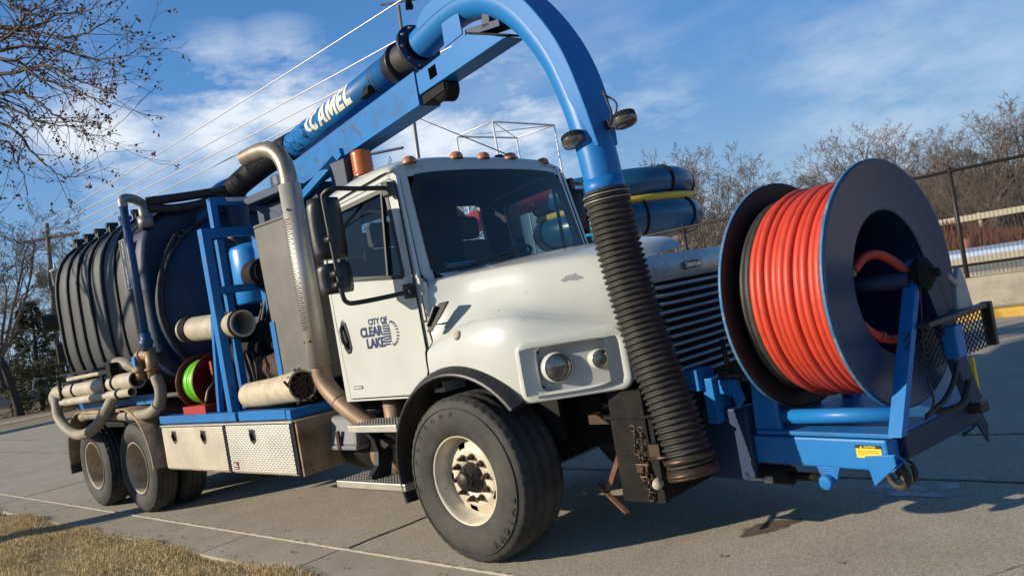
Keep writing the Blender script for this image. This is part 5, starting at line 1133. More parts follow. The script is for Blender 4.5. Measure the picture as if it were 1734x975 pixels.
b = MB(); b.lathe((-4.72, 0.02, 2.20), (1, 0, 0), [(0, 1.03), (.18, 1.03), (.20, 1.02), (.205, .985), (.22, .97), (.30, .80), (.36, .55), (.39, .28), (.395, 0)], 64); wt = b.build('water_tank_end', 'shade_blue', T, merge=False)
b = MB(); b.torus((-4.50, .02, 2.20), (1, 0, 0), 1.035, .018, 72, 8); b.build('rim', 'black_rubber', wt)
b = MB(); b.tube(spline([(-4.62, -.62, 3.02), (-4.55, -.72, 3.0), (-4.47, -.92, 2.75), (-4.44, -1.06, 2.40), (-4.44, -1.07, 2.05), (-4.42, -.96, 1.72), (-4.38, -.80, 1.45)], 6), .022, 8); b.build('breather_hose', 'black_rubber', T)
b = MB(); b.tube([(-4.70, -.52, 3.02), (-4.66, -.60, 3.03), (-4.62, -.64, 3.00)], .04, 10); b.build('nozzle', 'tan_pipe', T)
# body level plate
b = MB(); b.box(-5.095, -4.93, -1.125, -1.112, 2.49, 3.05); bl = b.build('level_plate', 'black', T, .003)
b = MB()
for i, chh in enumerate('BODY LEVEL'):
    if chh != ' ': V, F_, a0, a1 = text_geo(chh, .062, .0012, .0012); b.add([(-5.012+(p[0]-(a0+a1)/2), -1.1265-p[2], 2.975-i*.052+p[1]) for p in V], F_)
for zz in (2.50, 3.04): b.box(-5.085, -4.94, -1.127, -1.1255, zz-.003, zz+.003)
for xx in (-5.085, -4.94): b.box(xx-.003, xx+.003, -1.127, -1.1255, 2.50, 3.04)
b.build('lettering', 'white', bl, fix=False)
# level pipe, tee and fittings
b = MB(); b.cyl((-4.62, -1.20, 1.97), (-4.62, -1.20, 3.37), .042, n=16); lp = b.build('level_pipe', 'level_blue', T)
b = MB(); b.tube(spline([(-4.62, -1.20, 3.33), (-4.62, -1.20, 3.40), (-4.63, -1.17, 3.43), (-4.66, -1.08, 3.43), (-4.71, -.98, 3.40), (-4.72, -.95, 3.36)], 4), .048, 14); b.cyl((-4.72, -.95, 3.15), (-4.72, -.95, 3.39), .058, n=16); b.cyl((-4.72, -.95, 3.12), (-4.72, -.95, 3.24), .08, n=16); b.build('elbow', 'galv', lp)
b = MB(); b.cyl((-4.62, -1.20, 1.80), (-4.62, -1.20, 1.99), .055, n=14); b.lathe((-4.62, -1.20, 1.85), (0, 0, 1), [(0, .055), (.02, .07), (.05, .07), (.07, .055)], 14); b.build('coupling', 'level_blue', lp)
b = MB()
b.cyl((-4.62, -1.18, 1.50), (-4.62, -1.18, 1.82), .06, n=14); b.tube(spline([(-4.62, -1.18, 1.74), (-4.75, -1.18, 1.76), (-4.88, -1.18, 1.76), (-4.94, -1.18, 1.70), (-4.94, -1.18, 1.50)], 4), .062, 14)
for q in ((-4.94, -1.18, 1.60), (-4.62, -1.18, 1.60), (-4.94, -1.18, 1.70)): b.torus(q, (0, 0, 1), .068, .016, 16, 6)
b.torus((-4.80, -1.18, 1.76), (1, 0, 0), .066, .015, 16, 6); b.build('pipe_fitting', 'tan_pipe', T)
b = MB(); b.tube(spline([(-4.60, -1.17, 1.52), (-4.56, -1.16, 1.38), (-4.62, -1.16, 1.25), (-4.78, -1.17, 1.16), (-5.1, -1.18, 1.12), (-5.8, -1.18, 1.13), (-6.6, -1.18, 1.16), (-6.95, -1.18, 1.14)], 6), .062, 14); b.torus((-4.66, -1.165, 1.21), (.7, 0, .7), .066, .012, 16, 6); b.torus((-5.4, -1.18, 1.12), (1, 0, 0), .066, .02, 16, 6); b.build('drain_pipe', 'greyhose', T)
b = MB(); b.box(-4.93, -4.86, -1.26, -1.24, 1.66, 1.76); b.build('hang_tag', 'bright_blue', T)
# rear hoses and loops
b = MB(); b.tube(spline([(-7.55, -1.27, 1.44), (-7.35, -1.34, 1.20), (-7.05, -1.36, 1.04), (-6.78, -1.36, .965), (-6.5, -1.36, .955), (-6.2, -1.35, 1.0), (-5.9, -1.33, 1.12), (-5.62, -1.28, 1.32), (-5.50, -1.22, 1.45)], 6), .062, 14); b.build('hanging_hose', 'greyhose', T)
b = MB()
for k in range(5): b.torus((-7.85+k*.09, -1.10, 1.40), (1, 0, .12), .155-.012*abs(k-2), .045, 30, 10)
o = b.build('coiled_hose', 'greyhose'); tag(o, 'coil of grey hose end hanging behind the cream pipes at the tank rear', 'hose')
# pipe rack and loose pipes lying in it
b = MB()
for x in (-7.2, -5.7): b.box(x-.03, x+.03, -1.30, -1.0, 1.36, 1.395); b.box(x-.03, x+.03, -1.33, -1.30, 1.30, 1.62)
b.box(-7.3, -5.5, -1.27, -1.23, 1.68, 1.71); b.box(-7.3, -5.5, -1.27, -1.23, 1.56, 1.58); b.box(-5.62, -5.50, -1.29, -1.20, 1.54, 1.74); b.box(-7.3, -5.6, -1.12, -1.02, 1.30, 1.36)
b.build('pipe_rack', 'dark', T, .004)
def loose_pipe(name, p0, p1, r_, m_, label, grp=None, clamp=()):
    p0 = Vector(p0); p1 = Vector(p1); t = empty(name, p0); tag(t, label, 'pipe', grp); d = p1-p0
    b = MB(); b.tube([d*0, d*.02, d*.98, d], [r_*1.03, r_, r_, r_*1.03], 24, caps=False); b.tube([d*0, d], r_*.86, 24, caps=False); n_ = d.normalized()
    b.lathe(d, n_, [(0, r_*1.03), (.004, r_*.95), (0, r_*.86)], 24); b.lathe((0, 0, 0), -n_, [(0, r_*1.03), (.004, r_*.95), (0, r_*.86)], 24); b.build('barrel', m_, t, fix=False)
    b = MB(); q = d*.45; b.lathe(q-n_*.005, n_, [(0, r_*.86), (.002, 0)], 16); b.build('bore', 'dark', t)
    for c in clamp: b = MB(); b.lathe(d*c, n_, [(-.02, r_), (-.018, r_+.012), (.018, r_+.012), (.02, r_)], 24); b.build('collar', 'dark', t)
    return t
pg = 'pipes carried in the side rack'
loose_pipe('suction_pipe', (-7.60, -1.22, 1.475), (-4.96, -1.22, 1.515), .092, 'cream', 'thick cream pipe on top of the side rack below the tank', pg, (.3, .80))
loose_pipe('suction_pipe', (-7.25, -1.29, 1.352), (-4.98, -1.29, 1.392), .048, 'cream', 'thin cream pipe lying under the thick one in the rack', pg, (.85,))
loose_pipe('suction_pipe', (-7.2, -1.20, 1.625), (-5.65, -1.20, 1.655), .028, 'cream', 'thin pipe resting above the thick cream pipe, against the tank', pg)
loose_pipe('suction_pipe', (-4.10, -.98, 1.935), (-2.93, -.98, 1.885), .124, 'cream', 'short wide aluminium pipe with an open mouth beside the blue post', None, (.06, .10, .14, .97))
loose_pipe('suction_pipe', (-7.66, -.50, 2.42), (-7.98, -1.14, 2.42), .125, 'black_rubber', 'upper black tube stub sticking out behind the tank', 'tube stubs behind the tank')
loose_pipe('suction_pipe', (-7.58, -.60, 1.98), (-7.72, -1.12, 1.98), .135, 'black_rubber', 'lower black tube stub sticking out behind the tank', 'tube stubs behind the tank')
# flat hose folded on the rack
b = MB(); b.tube(spline([(-6.1, -1.15, 1.63), (-5.8, -1.14, 1.72), (-5.45, -1.12, 1.70), (-5.2, -1.10, 1.58)], 5), [.03]*3+[.07]*10+[.04]*3, 12); o = b.build('folded_hose', 'greyhose'); tag(o, 'grey folded hose lying over the cream pipes beside the pipe fitting', 'hose')
# ---------------- small green hose reel
gr0 = Vector((-4.02, -.86, 1.38)); hr = empty('garden_reel', gr0); hr.name = 'small_hose_reel'; hr.parent = T
def flange_geo(b, a, r0, r1): b.lathe((a, 0, 0), (1, 0, 0), [(-.006, r0), (-.006, r1-.01), (-.012, r1), (.012, r1), (.006, r1-.01), (.006, r0)], 40, True)
for a in (-.19, .19):
    b = MB(); flange_geo(b, a, .02, .285); b.build('flange', 'maroon', hr)
b = MB(); b.cyl((-.18, 0, 0), (.18, 0, 0), .12, n=24); b.build('drum', 'maroon', hr)
pr = None
for k in range(9):
    if pr is None: b = MB(); b.torus((0, 0, 0), (1, 0, .04), .205, .021, 44, 8); pr = b.build('hose_loop', 'lime', hr)
    else: pr = pr.copy(); COL.objects.link(pr)
    pr.location = (-.16+k*.040, 0, 0); s_ = 1+.05*rnd.random(); pr.scale = (1, s_, s_)
b = MB(); b.hexa([(-.20, -.25, -.30), (.30, -.25, -.30), (.30, .2, -.30), (-.20, .2, -.30)], [(-.20, -.25, -.22), (.30, -.25, -.22), (.30, .2, -.22), (-.20, .2, -.22)]); b.box(.24, .27, -.10, .10, -.25, .10); b.build('base', 'redpaint', hr, .005)
b = MB(); b.tube(spline([(.22, -.05, 0), (.33, -.05, 0), (.36, -.12, -.01), (.34, -.20, -.08), (.33, -.24, -.20)], 4), .022, 8); b.cyl((.30, -.1, .04), (.30, -.1, .18), .02, n=8); b.build('swivel', 'nut', hr)
b = MB(); b.box(.27, .31, -.12, -.07, .06, .2); b.build('valve_handle', 'amber', hr, .006)
# ---------------- machinery between tank and cab
b = MB(); b.lathe((-3.42, -.50, 2.08), (0, 0, 1), [(0, 0), (0, .20), (.02, .22), (.54, .22), (.58, .20), (.61, .10), (.62, 0)], 32); bd_ = b.build('filter_canister', 'bright_blue', T, merge=False)
b = MB(); b.tube([(-3.42, -.60, 2.66), (-3.42, -.65, 2.74), (-3.47, -.7, 2.78)], .018, 6); b.build('valve', 'nut', bd_)
mach = MB(); mach.box(-3.9, -2.4, -.25, .9, 1.05, 2.3); mach.box(-3.6, -3.05, -.55, .1, 1.05, 1.95); mach.box(-4.2, -3.3, -.1, .95, 2.3, 2.7); b = mach; b.build('blower_housing', 'shade_blue', T, .03)
b = MB(); b.lathe((-3.6, -.62, 1.62), (1, 0, 0), [(0, 0), (0, .2), (.05, .22), (.5, .22), (.55, .18), (.55, 0)], 24); b.lathe((-2.85, -.72, 1.75), (0, -1, 0), [(-.2, .17), (.0, .17), (.04, .15), (.04, 0)], 24); b.build('pump', 'dark', T, .006)
b = MB(); b.cyl((-3.3, -.58, 2.35), (-3.0, -.58, 2.35), .15, n=20); b.build('electric_motor', 'dark', T, .006)
for k in range(6):
    b = MB(); x = -3.55+k*.19; y = -.60-.05*(k % 3); b.tube(spline([(x, y, 1.12), (x+.05*rnd.uniform(-1, 1), y-.08, 1.4), (x+.1, y, 1.75), (x+.16+.1*rnd.random(), y+.1, 2.1+.2*rnd.random())], 5), .016+.006*(k % 2), 7); b.build('hydraulic_hose', 'black_rubber', T)
for x, y, z0, z1, m_ in ((-2.62, -.82, 1.10, 1.85, 'blue'), (-2.85, -.66, 1.6, 2.05, 'blue'), (-3.35, -.75, 1.2, 1.7, 'shade_blue'), (-2.45, -.55, 1.1, 2.0, 'shade_blue')):
    b = MB(); b.box(x-.04, x+.04, y-.05, y+.05, z0, z1); b.build('frame_post', m_, T, .004)
b = MB(); b.prism([(-2.60, -.80, 1.90), (-2.42, -.80, 1.90), (-2.42, -.80, 2.12), (-2.52, -.80, 2.18), (-2.64, -.80, 2.10)], (0, .02, 0)); b.lathe((-2.52, -.82, 2.0), (0, 1, 0), [(0, .06), (.02, .06)], 14); b.build('gusset', 'shade_blue', T)
b = MB(); b.torus((-3.1, -.9, 1.42), (.4, 1, .1), .20, .012, 30, 6); b.torus((-3.08, -.88, 1.45), (.3, 1, 0), .16, .012, 30, 6); b.build('hose_coil', 'black_rubber', T)
# ---------------- fibreglass pipe with burlap lying on the deck
t = empty('burlap_roll', (-2.55, -.82, 1.09)); tag(t, 'brown burlap roll behind the cream tube on the blue deck', 'roll')
b = MB(); rows = []
for i in range(25):
    u = i/24; rr_ = []
    for k in range(22): a = 2*pi*k/22; q = .128*(1+.08*sin(3*a+u*9)+.05*sin(7*a-u*13)); rr_.append((-.52+1.04*u, .10+q*cos(a)+.05*u, .17+q*sin(a)))
    rows.append(rr_)
b.v = []; b.f = []; b.sm = []; b.grid([[(q[0]-.03, q[1]-.02, q[2]+.17) for q in r_] for r_ in rows], True, True); b.add([(q[0]-.03, q[1]-.02, q[2]+.17) for q in rows[0]], [tuple(range(22))]); b.add([(q[0]-.03, q[1]-.02, q[2]+.17) for q in rows[-1]], [tuple(range(22))]); b.build('roll', 'brownmesh', t, fix=False)
b = MB(); b.tube([(-.48, -.16, .12), (-.2, -.16, .125), (.40, -.17, .165), (.47, -.17, .17)], [.115, .118, .135, .137], 26, caps=False); b.tube([(-.48, -.16, .12), (.47, -.17, .17)], .118, 26, caps=False); b.lathe((.47, -.17, .17), (.99, 0, .05), [(0, .137), (.005, .128), (0, .118)], 26)
t2 = empty('fibreglass_tube', (-2.55, -.82, 1.09)); tag(t2, 'cream fibreglass tube stuffed with brown burlap on the blue deck', 'tube'); b.build('tube', 'sock', t2, fix=False)
b = MB(); r = random.Random(4)
for k in range(40):
    q = Vector((.40+r.random()*.05, -.17+r.gauss(0, .05), .165+r.gauss(0, .05))); b.tube([q, q+Vector((.04, r.gauss(0, .04), r.gauss(0, .04))), q+Vector((.02, r.gauss(0, .05), r.gauss(0, .05)))], .012, 5)
b.lathe((.36, -.17, .165), (1, 0, .05), [(0, .118), (.02, 0)], 20); b.build('stuffing', 'brownmesh', t2, fix=False)
# ---------------- boom (swung slightly to the right side of the truck)
KB = .13; BD = Vector((1, -KB, 0)).normalized(); BN = Vector((-KB, -1, 0)).normalized()   # along the boom, and out of its right face
def bp(x, z, out=0.0): return Vector((x, -KB*(x+4.5), z))+BN*out
A0, A1 = (-2.78, 3.535), (-.72, 3.655)
def bz(x): return A0[1]+(x-A0[0])*(A1[1]-A0[1])/(A1[0]-A0[0])
b = MB(); b.cyl(bp(*A0), bp(-.62, bz(-.62)), .124, n=40); boom = b.build('boom_tube', 'blue_rust', T)
b = MB()
for x in (-2.77, ): b.lathe(bp(x, bz(x)), BD, [(0, .118), (0, .135), (.04, .135), (.04, .118)], 36)
b.build('end_band', 'dark', boom)
b = MB()
for x in (-1.02, -.97): b.lathe(bp(x, bz(x)), BD, [(0, .118), (.002, .126), (.016, .126), (.018, .118)], 36)
b.build('strap', 'black_rubber', boom)
b = MB(); b.lathe(bp(-.80, bz(-.80)), BD, [(0, .118), (0, .128), (.10, .130), (.11, .155), (.14, .155), (.14, .118)], 36); b.build('wear_ring', 'black', boom)
b = MB(); b.lathe(bp(-.66, bz(-.66)), BD, [(0, .125), (.24, .125)], 36); b.build('rubber_sleeve', 'black_rubber', boom)
# CAMEL in cream lettering wrapped on the right face of the tube
def wrap(p):
    x = p[0]; a = p[1]/.1255; c = bp(0, 0)*0
    q = bp(-2.23+x*.99, bz(-2.23+x*.99)); dz = Vector((0, 0, 1)); ang = radians(0)+a
    return q+(BN*cos(ang)+dz*sin(ang))*(.1255+p[2])
GL = {'A': ([(0, 0), (.25, 0), (.31, .2), (.59, .2), (.65, 0), (.92, 0), (.60, 1), (.32, 1)], [[(.37, .38), (.53, .38), (.45, .70)]], .96),
      'M': ([(0, 0), (.25, 0), (.25, .52), (.47, .08), (.63, .08), (.85, .52), (.85, 0), (1.1, 0), (1.1, 1), (.80, 1), (.55, .50), (.30, 1), (0, 1)], [], 1.18),
      'E': ([(0, 0), (.66, 0), (.66, .23), (.28, .23), (.28, .39), (.60, .39), (.60, .61), (.28, .61), (.28, .77), (.66, .77), (.66, 1), (0, 1)], [], .74),
      'L': ([(0, 0), (.64, 0), (.64, .25), (.28, .25), (.28, 1), (0, 1)], [], .7),
      'C': ([(.5+.5*cos(radians(a_)), .5+.5*sin(radians(a_))) for a_ in range(48, 313, 12)]+[(.5+.24*cos(radians(a_)), .5+.24*sin(radians(a_))) for a_ in range(312, 47, -12)], [], .92)}
b = MB(); xx_ = .10; HH = .19
for chh in 'CAMEL':
    o_l, h_l, adv = GL[chh]; t_ = MB(); t_.flat(o_l, h_l, lambda u, v, t: (u, v, 0)); bm = bmesh.new(); bv = [bm.verts.new(p) for p in t_.v]
    for f_ in t_.f: bm.faces.new([bv[q_] for q_ in f_])
    for _ in range(4):
        le = [e_ for e_ in bm.edges if e_.calc_length() > .12]
        if le: bmesh.ops.subdivide_edges(bm, edges=le, cuts=1); bmesh.ops.triangulate(bm, faces=bm.faces)
    bm.verts.index_update(); sq = .88 if chh != 'C' else 1.0
    b.add([wrap((xx_+(v_.co.x+.16*v_.co.y)*HH*.90, (v_.co.y-.46)*HH, .0015)) for v_ in bm.verts], [tuple(v_.index for v_ in f_.verts) for f_ in bm.faces]); bm.free(); xx_ += adv*HH*.90+.008
pts = []
for i in range(15):
    a = radians(78+15*i); pts.append((.105+.105*cos(a)*.9, .002+.075*sin(a)))
for i in range(15):
    a = radians(78+15*(14-i)); pts.append((.145+.085*cos(a)*.9, -.004+.052*sin(a)))
bm_v = [tuple(wrap((p[0]-.005, p[1]*1.05+.010, .0012))) for p in pts]; b.add(bm_v, [(i, i+1, 28-i, 29-i) for i in range(14)])
b.build('lettering', 'decal', boom, fix=False)
# square beams below the tube
def beam(x0, z0, x1, z1, h, wd, name, m_, cut=0.0, off=0.0):
    a = [bp(x0, z0-h, -wd/2+off), bp(x0, z0-h, wd/2+off), bp(x0, z0, wd/2+off), bp(x0, z0, -wd/2+off)]; c = [bp(x1-cut, z1-h, -wd/2+off), bp(x1-cut, z1-h, wd/2+off), bp(x1, z1, wd/2+off), bp(x1, z1, -wd/2+off)]
    b = MB(); b.hexa(a, c); return b.build(name, m_, T, .006)
ob_ = beam(-3.0, 3.325, -.40, 3.485, .26, .20, 'boom_beam', 'blue_rust')
ib_ = beam(-.42, 3.465, .30, 3.520, .165, .168, 'boom_beam', 'blue', -.36)
b = MB(); b.prism([bp(.29, 3.524, -.10), bp(.70, 3.36, -.10), bp(.70, 3.35, -.10), bp(.29, 3.51, -.10)], BN*.20); b.build('end_plate', 'dark', ib_)
b = MB(); b.prism([bp(-.235, 3.445, .0852), bp(-.14, 3.452, .0852), bp(-.135, 3.37, .0852), bp(-.23, 3.362, .0852)], BN*.002); b.build('opening_shade_plate', 'opening_shade', ib_)  # black plate on the beam face; the opening's shade is painted, no hole cut
b = MB(); b.lathe(bp(-.17, 3.275, -.06), BN, [(0, 0), (0, .085), (.12, .085), (.12, 0)], 20); b.prism([bp(-.42, 3.225, -.07), bp(-.10, 3.25, -.07), bp(-.10, 3.31, -.07), bp(-.42, 3.29, -.07)], BN*.14); b.build('roller', 'dark', ob_)
b = MB(); b.prism([bp(-1.16, 3.50, .07), bp(-1.02, 3.51, .07), bp(-1.0, 3.57, .07), bp(-1.06, 3.58, .07), bp(-1.10, 3.545, .07)], BN*.07); b.build('cable_clamp', 'dark', ob_, .006)
# boom pedestal
b = MB(); b.hexa([bp(-2.75, 2.75, -.22), bp(-2.75, 2.75, .20), bp(-2.0, 2.75, .20), bp(-2.0, 2.75, -.22)], [bp(-2.65, 3.03, -.18), bp(-2.65, 3.03, .16), bp(-2.2, 3.05, .16), bp(-2.2, 3.05, -.18)]); b.build('boom_cradle', 'shade_blue', T, .01)
b = MB(); b.bar(bp(-2.5, 2.90, .22), bp(-1.45, 3.14, .22), .04, .07); b.build('lift_bar', 'blue', T)
b = MB(); b.cyl(bp(-4.5, 2.6), bp(-4.5, 3.40), .14, n=20); b.build('boom_pivot', 'shade_blue', T, .01)
b = MB(); b.box(-3.3, -2.6, -.30, .3, 3.05, 3.14); b.cyl(bp(-3.05, 3.05), bp(-3.05, 3.3), .16, n=20); b.build('boom_rest', 'shade_blue', T, .01)
# corrugated sleeve and elbow at the rear end of the boom
def ribbed(pts, r0, r1, pitch, name, m_, parent, sub=6, n=28, rad=None):
    P = spline(pts, 40); Ls = [0]
    for i in range(1, len(P)): Ls.append(Ls[-1]+(P[i]-P[i-1]).length)
    tot = Ls[-1]; N_ = int(tot/pitch)*sub; out = []; rs = []; j = 0
    for k in range(N_+1):
        s_ = tot*k/N_
        while j < len(Ls)-2 and Ls[j+1] < s_: j += 1
        out.append(P[j].lerp(P[j+1], (s_-Ls[j])/max(1e-6, Ls[j+1]-Ls[j]))); ph = (k % sub)/sub; c = .5-.5*cos(2*pi*ph); f = rad(s_/tot) if rad else 1; rs.append((r0+(r1-r0)*c**.7)*f)
    b = MB(); b.tube(out, rs, n, caps=False); return b.build(name, m_, parent, fix=False)
ribbed([bp(-4.42, 3.47), bp(-4.1, 3.50), bp(-3.6, 3.535), bp(-3.1, 3.545), bp(-2.76, 3.54)], .112, .132, .034, 'corrugated_sleeve', 'black_rubber', T)
b = MB(); b.tube(spline([(-4.42, -.01, 3.48), (-4.55, -.06, 3.45), (-4.68, -.16, 3.36), (-4.77, -.25, 3.20), (-4.80, -.29, 2.95)], 5), [.125, .127, .13, .133, .136]+[.14]*16, 24); b.build('rear_elbow', 'blue_rust', T)
b = MB(); b.lathe(bp(-4.44, 3.468), BD, [(0, .12), (0, .14), (.05, .14), (.05, .12)], 28); b.build('hose_clamp', 'galv', T)
b = MB(); b.tube(spline([(-4.70, -.92, 3.40), (-4.62, -.60, 3.42), (-4.5, -.30, 3.44), (-4.36, -.05, 3.46)], 5), .05, 10); b.tube(spline([(-4.70, -.92, 3.33), (-4.62, -.66, 3.30), (-4.52, -.36, 3.33), (-4.38, -.08, 3.40)], 5), .05, 10); b.build('rubber_hose', 'black_rubber', T)
# ---------------- arch: round tube with a box-shaped wear back on its outer curve
arch = [(-.36, 3.685), (-.20, 3.715), (.0, 3.742), (.22, 3.745), (.44, 3.695), (.62, 3.60), (.775, 3.46), (.905, 3.29), (1.015, 3.10), (1.09, 2.90), (1.145, 2.70), (1.18, 2.50), (1.195, 2.36), (1.200, 2.26)]
P = spline([bp(x, z) for x, z in arch], 5); rows_t = []; rows_b = []; npz = len(P)
b = MB(); b.tube(P, .118, 32, caps=False); ar = b.build('arch_tube', 'blue', T)
b = MB(); rows = []
for i in range(4, npz-9):
    d = (P[min(npz-1, i+1)]-P[max(0, i-1)]).normalized(); out = BN.cross(d); out = out if out.dot(Vector((.6, 0, 1))) > 0 else -out
    t = (i-4)/(npz-14); e_ = max(0, (t-.78)/.22); hgt = (.128-.024*e_)*min(1, .55+.45*(t/.06)); c = P[i]; w_ = .119-.035*e_*e_
    rows.append([c-BN*w_+out*.02, c-BN*w_+out*hgt, c+BN*w_+out*hgt, c+BN*w_+out*.02])
b.grid(rows, False); b.add(rows[0], [(0, 1, 2, 3)]); b.add(rows[-1], [(0, 1, 2, 3)]); wb = b.build('wear_back', 'blue', ar, .008)
b = MB(); b.lathe(bp(-.44, 3.675), (P[1]-P[0]).normalized(), [(0, .12), (0, .185), (.03, .185), (.03, .11)], 36)
fl = b.build('flange', 'shade_blue', ar)
for k in range(10):
    a = 2*pi*k/10; q = bp(-.44, 3.675)+(BN*cos(a)+Vector((-.1, 0, 1)).normalized()*sin(a))*.16; b = MB(); b.cyl(q-BD*.01, q+BD*.045, .012, n=6); b.build('bolt', 'galv', fl)
b = MB(); b.prism([bp(.02, 3.51, .086), bp(.24, 3.53, .086), bp(.235, 3.68, .086), (bp(.03, 3.70, .086))], BN*.012); b.build('hanger_plate', 'blue', ar, .003)
b = MB(); b.prism([bp(.235, 3.51, -.07), bp(.60, 3.45, -.07), bp(.60, 3.50, -.07), bp(.24, 3.56, -.07)], BN*.14); b.prism([bp(.42, 3.50, -.07), bp(.50, 3.49, -.07), bp(.52, 3.58, -.07), bp(.45, 3.62, -.07)], BN*.14); b.build('hanger_bracket', 'shade_blue', ar, .004)
# end collar, hanging suction hose
b = MB(); b.tube([bp(1.196, 2.30), bp(1.20, 2.20)], .121, 32); b.build('collar', 'blue', ar)
hp = [bp(1.20, 2.235), bp(1.205, 2.15), bp(1.225, 1.90), bp(1.262, 1.62), bp(1.312, 1.35), bp(1.372, 1.10), bp(1.435, .84), bp(1.478, .62), bp(1.49, .545)]
hose = ribbed(hp, .118, .142, .0345, 'suction_hose', 'black_rubber', T, 6, 36, lambda t: 1.0 if t > .06 else .97)
for s_, z in ((1, 2.20), (1, 2.165)):
    q = bp(1.203, z); b = MB(); b.torus(q, (.05, 0, -1), .140, .005, 40, 6); b.build('clamp_wire', 'galv', hose)
b = MB(); q = bp(1.487, .56); dn = (bp(1.49, .545)-bp(1.478, .62)).normalized()
b.lathe(q-dn*.02, dn, [(0, .13), (0, .147), (.02, .147), (.022, .152), (.034, .152), (.036, .147), (.045, .150), (.055, .150), (.055, .125)], 40); b.build('end_ring', 'nut', hose)
b = MB(); b.lathe(q-dn*.085, dn, [(0, .142), (0, .149), (.03, .149), (.03, .142)], 40); b.box(q.x-.19, q.x-.12, q.y-.12, q.y-.09, .66, .73); b.cyl((q.x-.21, q.y-.10, .64), (q.x-.06, q.y-.12, .66), .012, n=8); b.build('end_clamp', 'nut', hose)
# work lights on the arch
for (x, z, ofs, nm) in ((1.145, 2.555, .135, 0), (1.42, 2.60, -.02, 1)):
    c = bp(x, z, ofs); ax = Vector((.25, -.1, -.95)).normalized()
    b = MB(); b.lathe(c, ax, [(-.03, 0), (-.03, .06), (-.026, .068), (-.004, .070), (.0, .074), (.018, .074), (.020, .070)], 28)
    for k in range(24): a = 2*pi*k/24; u = ax.orthogonal().normalized(); u.rotate(Quaternion(ax, a)); b.bar(c+ax*-.028+u*.069, c+ax*-.006+u*.0715, .004, .004)
    wl_ = b.build('work_light', 'black', ar, fix=False)
    b = MB(); b.lathe(c, ax, [(.014, .0755), (.034, .070), (.042, .045), (.044, 0)], 28); b.build('lens', 'lamp_glass', wl_)
    b = MB(); b.bar(c-BD*(.10 if nm else 0)+BN*(0 if nm else -.07), c+BN*(0 if nm else -.02)-BD*(.2 if nm else 0), .05, .05); b.build('bracket', 'black', wl_, .004)
b = MB(); b.tube(spline([bp(1.32, 2.80, .0), bp(1.36, 2.72, .03), bp(1.37, 2.65, .02), bp(1.33, 2.58, 0), bp(1.40, 2.60, 0)], 5), .007, 6); b.tube(spline([bp(1.31, 2.78, .0), bp(1.40, 2.70, .0), bp(1.39, 2.62, .02), bp(1.34, 2.56, 0)], 5), .006, 6); b.build('cable', 'black_rubber', ar)
# ---------------- front bumper
b = MB(); b.box(.97, 1.24, -.70, .95, .34, .86); bump = b.build('bumper', 'dark', T, .008)
b = MB(); b.box(.93, 1.24, -.735, -.70, .335, .85); b.box(.90, 1.24, -.76, -.60, .85, .87); b.build('end_plate', 'dark', bump, .003)
b = MB()
for k in range(13):
    z = .79-k*.035; x = 1.10+.012*sin(k*1.3)+k*.004; b.torus((x, -.75, z), (1 if k % 2 else 0, .25 if k % 2 else 1, 0), .019, .006, 12, 6)
for k in range(10):
    z = .78-k*.035; b.torus((1.155+.01*sin(k), -.748, z), (1 if k % 2 else 0, .2 if k % 2 else 1, 0), .019, .006, 12, 6)
b.build('chain', 'nut', bump)
b = MB(); b.box(1.08, 1.17, -.757, -.742, .52, .575); b.box(1.10, 1.15, -.757, -.742, .48, .50); b.build('chain_plate', 'nut', bump, .003)
b = MB(); b.lathe((1.22, -.76, .46), (.4, -1, 0), [(-.04, .03), (.0, .032), (.03, .028), (.038, .018), (.04, 0)], 16); b.build('tow_knob', 'cream', bump)
for p0_, p1_, w_, h_ in (((.92, -.68, .62), (.80, -.72, .38), .03, .03), ((.72, -.70, .42), (1.02, -.84, .30), .03, .012), ((.98, -.60, .55), (.93, -.64, .42), .02, .02), ((.92, -.60, 1.08), (1.12, -.72, .93), .022, .022), ((1.10, -.62, .92), (1.04, -.62, .80), .03, .02)):
    b = MB(); b.bar(p0_, p1_, w_, h_); b.build('rusty_bar', 'rust', bump)
b = MB(); b.box(.70, .95, -.66, -.55, .80, .86); b.lathe((.80, -.62, .90), (0, 1, .3), [(0, .05), (.06, .05), (.06, 0)], 12); b.build('air_fitting', 'nut', bump)
b = MB(); b.tube(spline([(1.62, -.42, .44), (1.66, -.46, .42), (1.74, -.44, .41)], 3), .008, 6); b.lathe((1.74, -.44, .41), (1, 0, 0), [(0, 0), (0, .02), (.04, .02), (.04, 0)], 8); b.build('lock_pin', 'cream', bump)
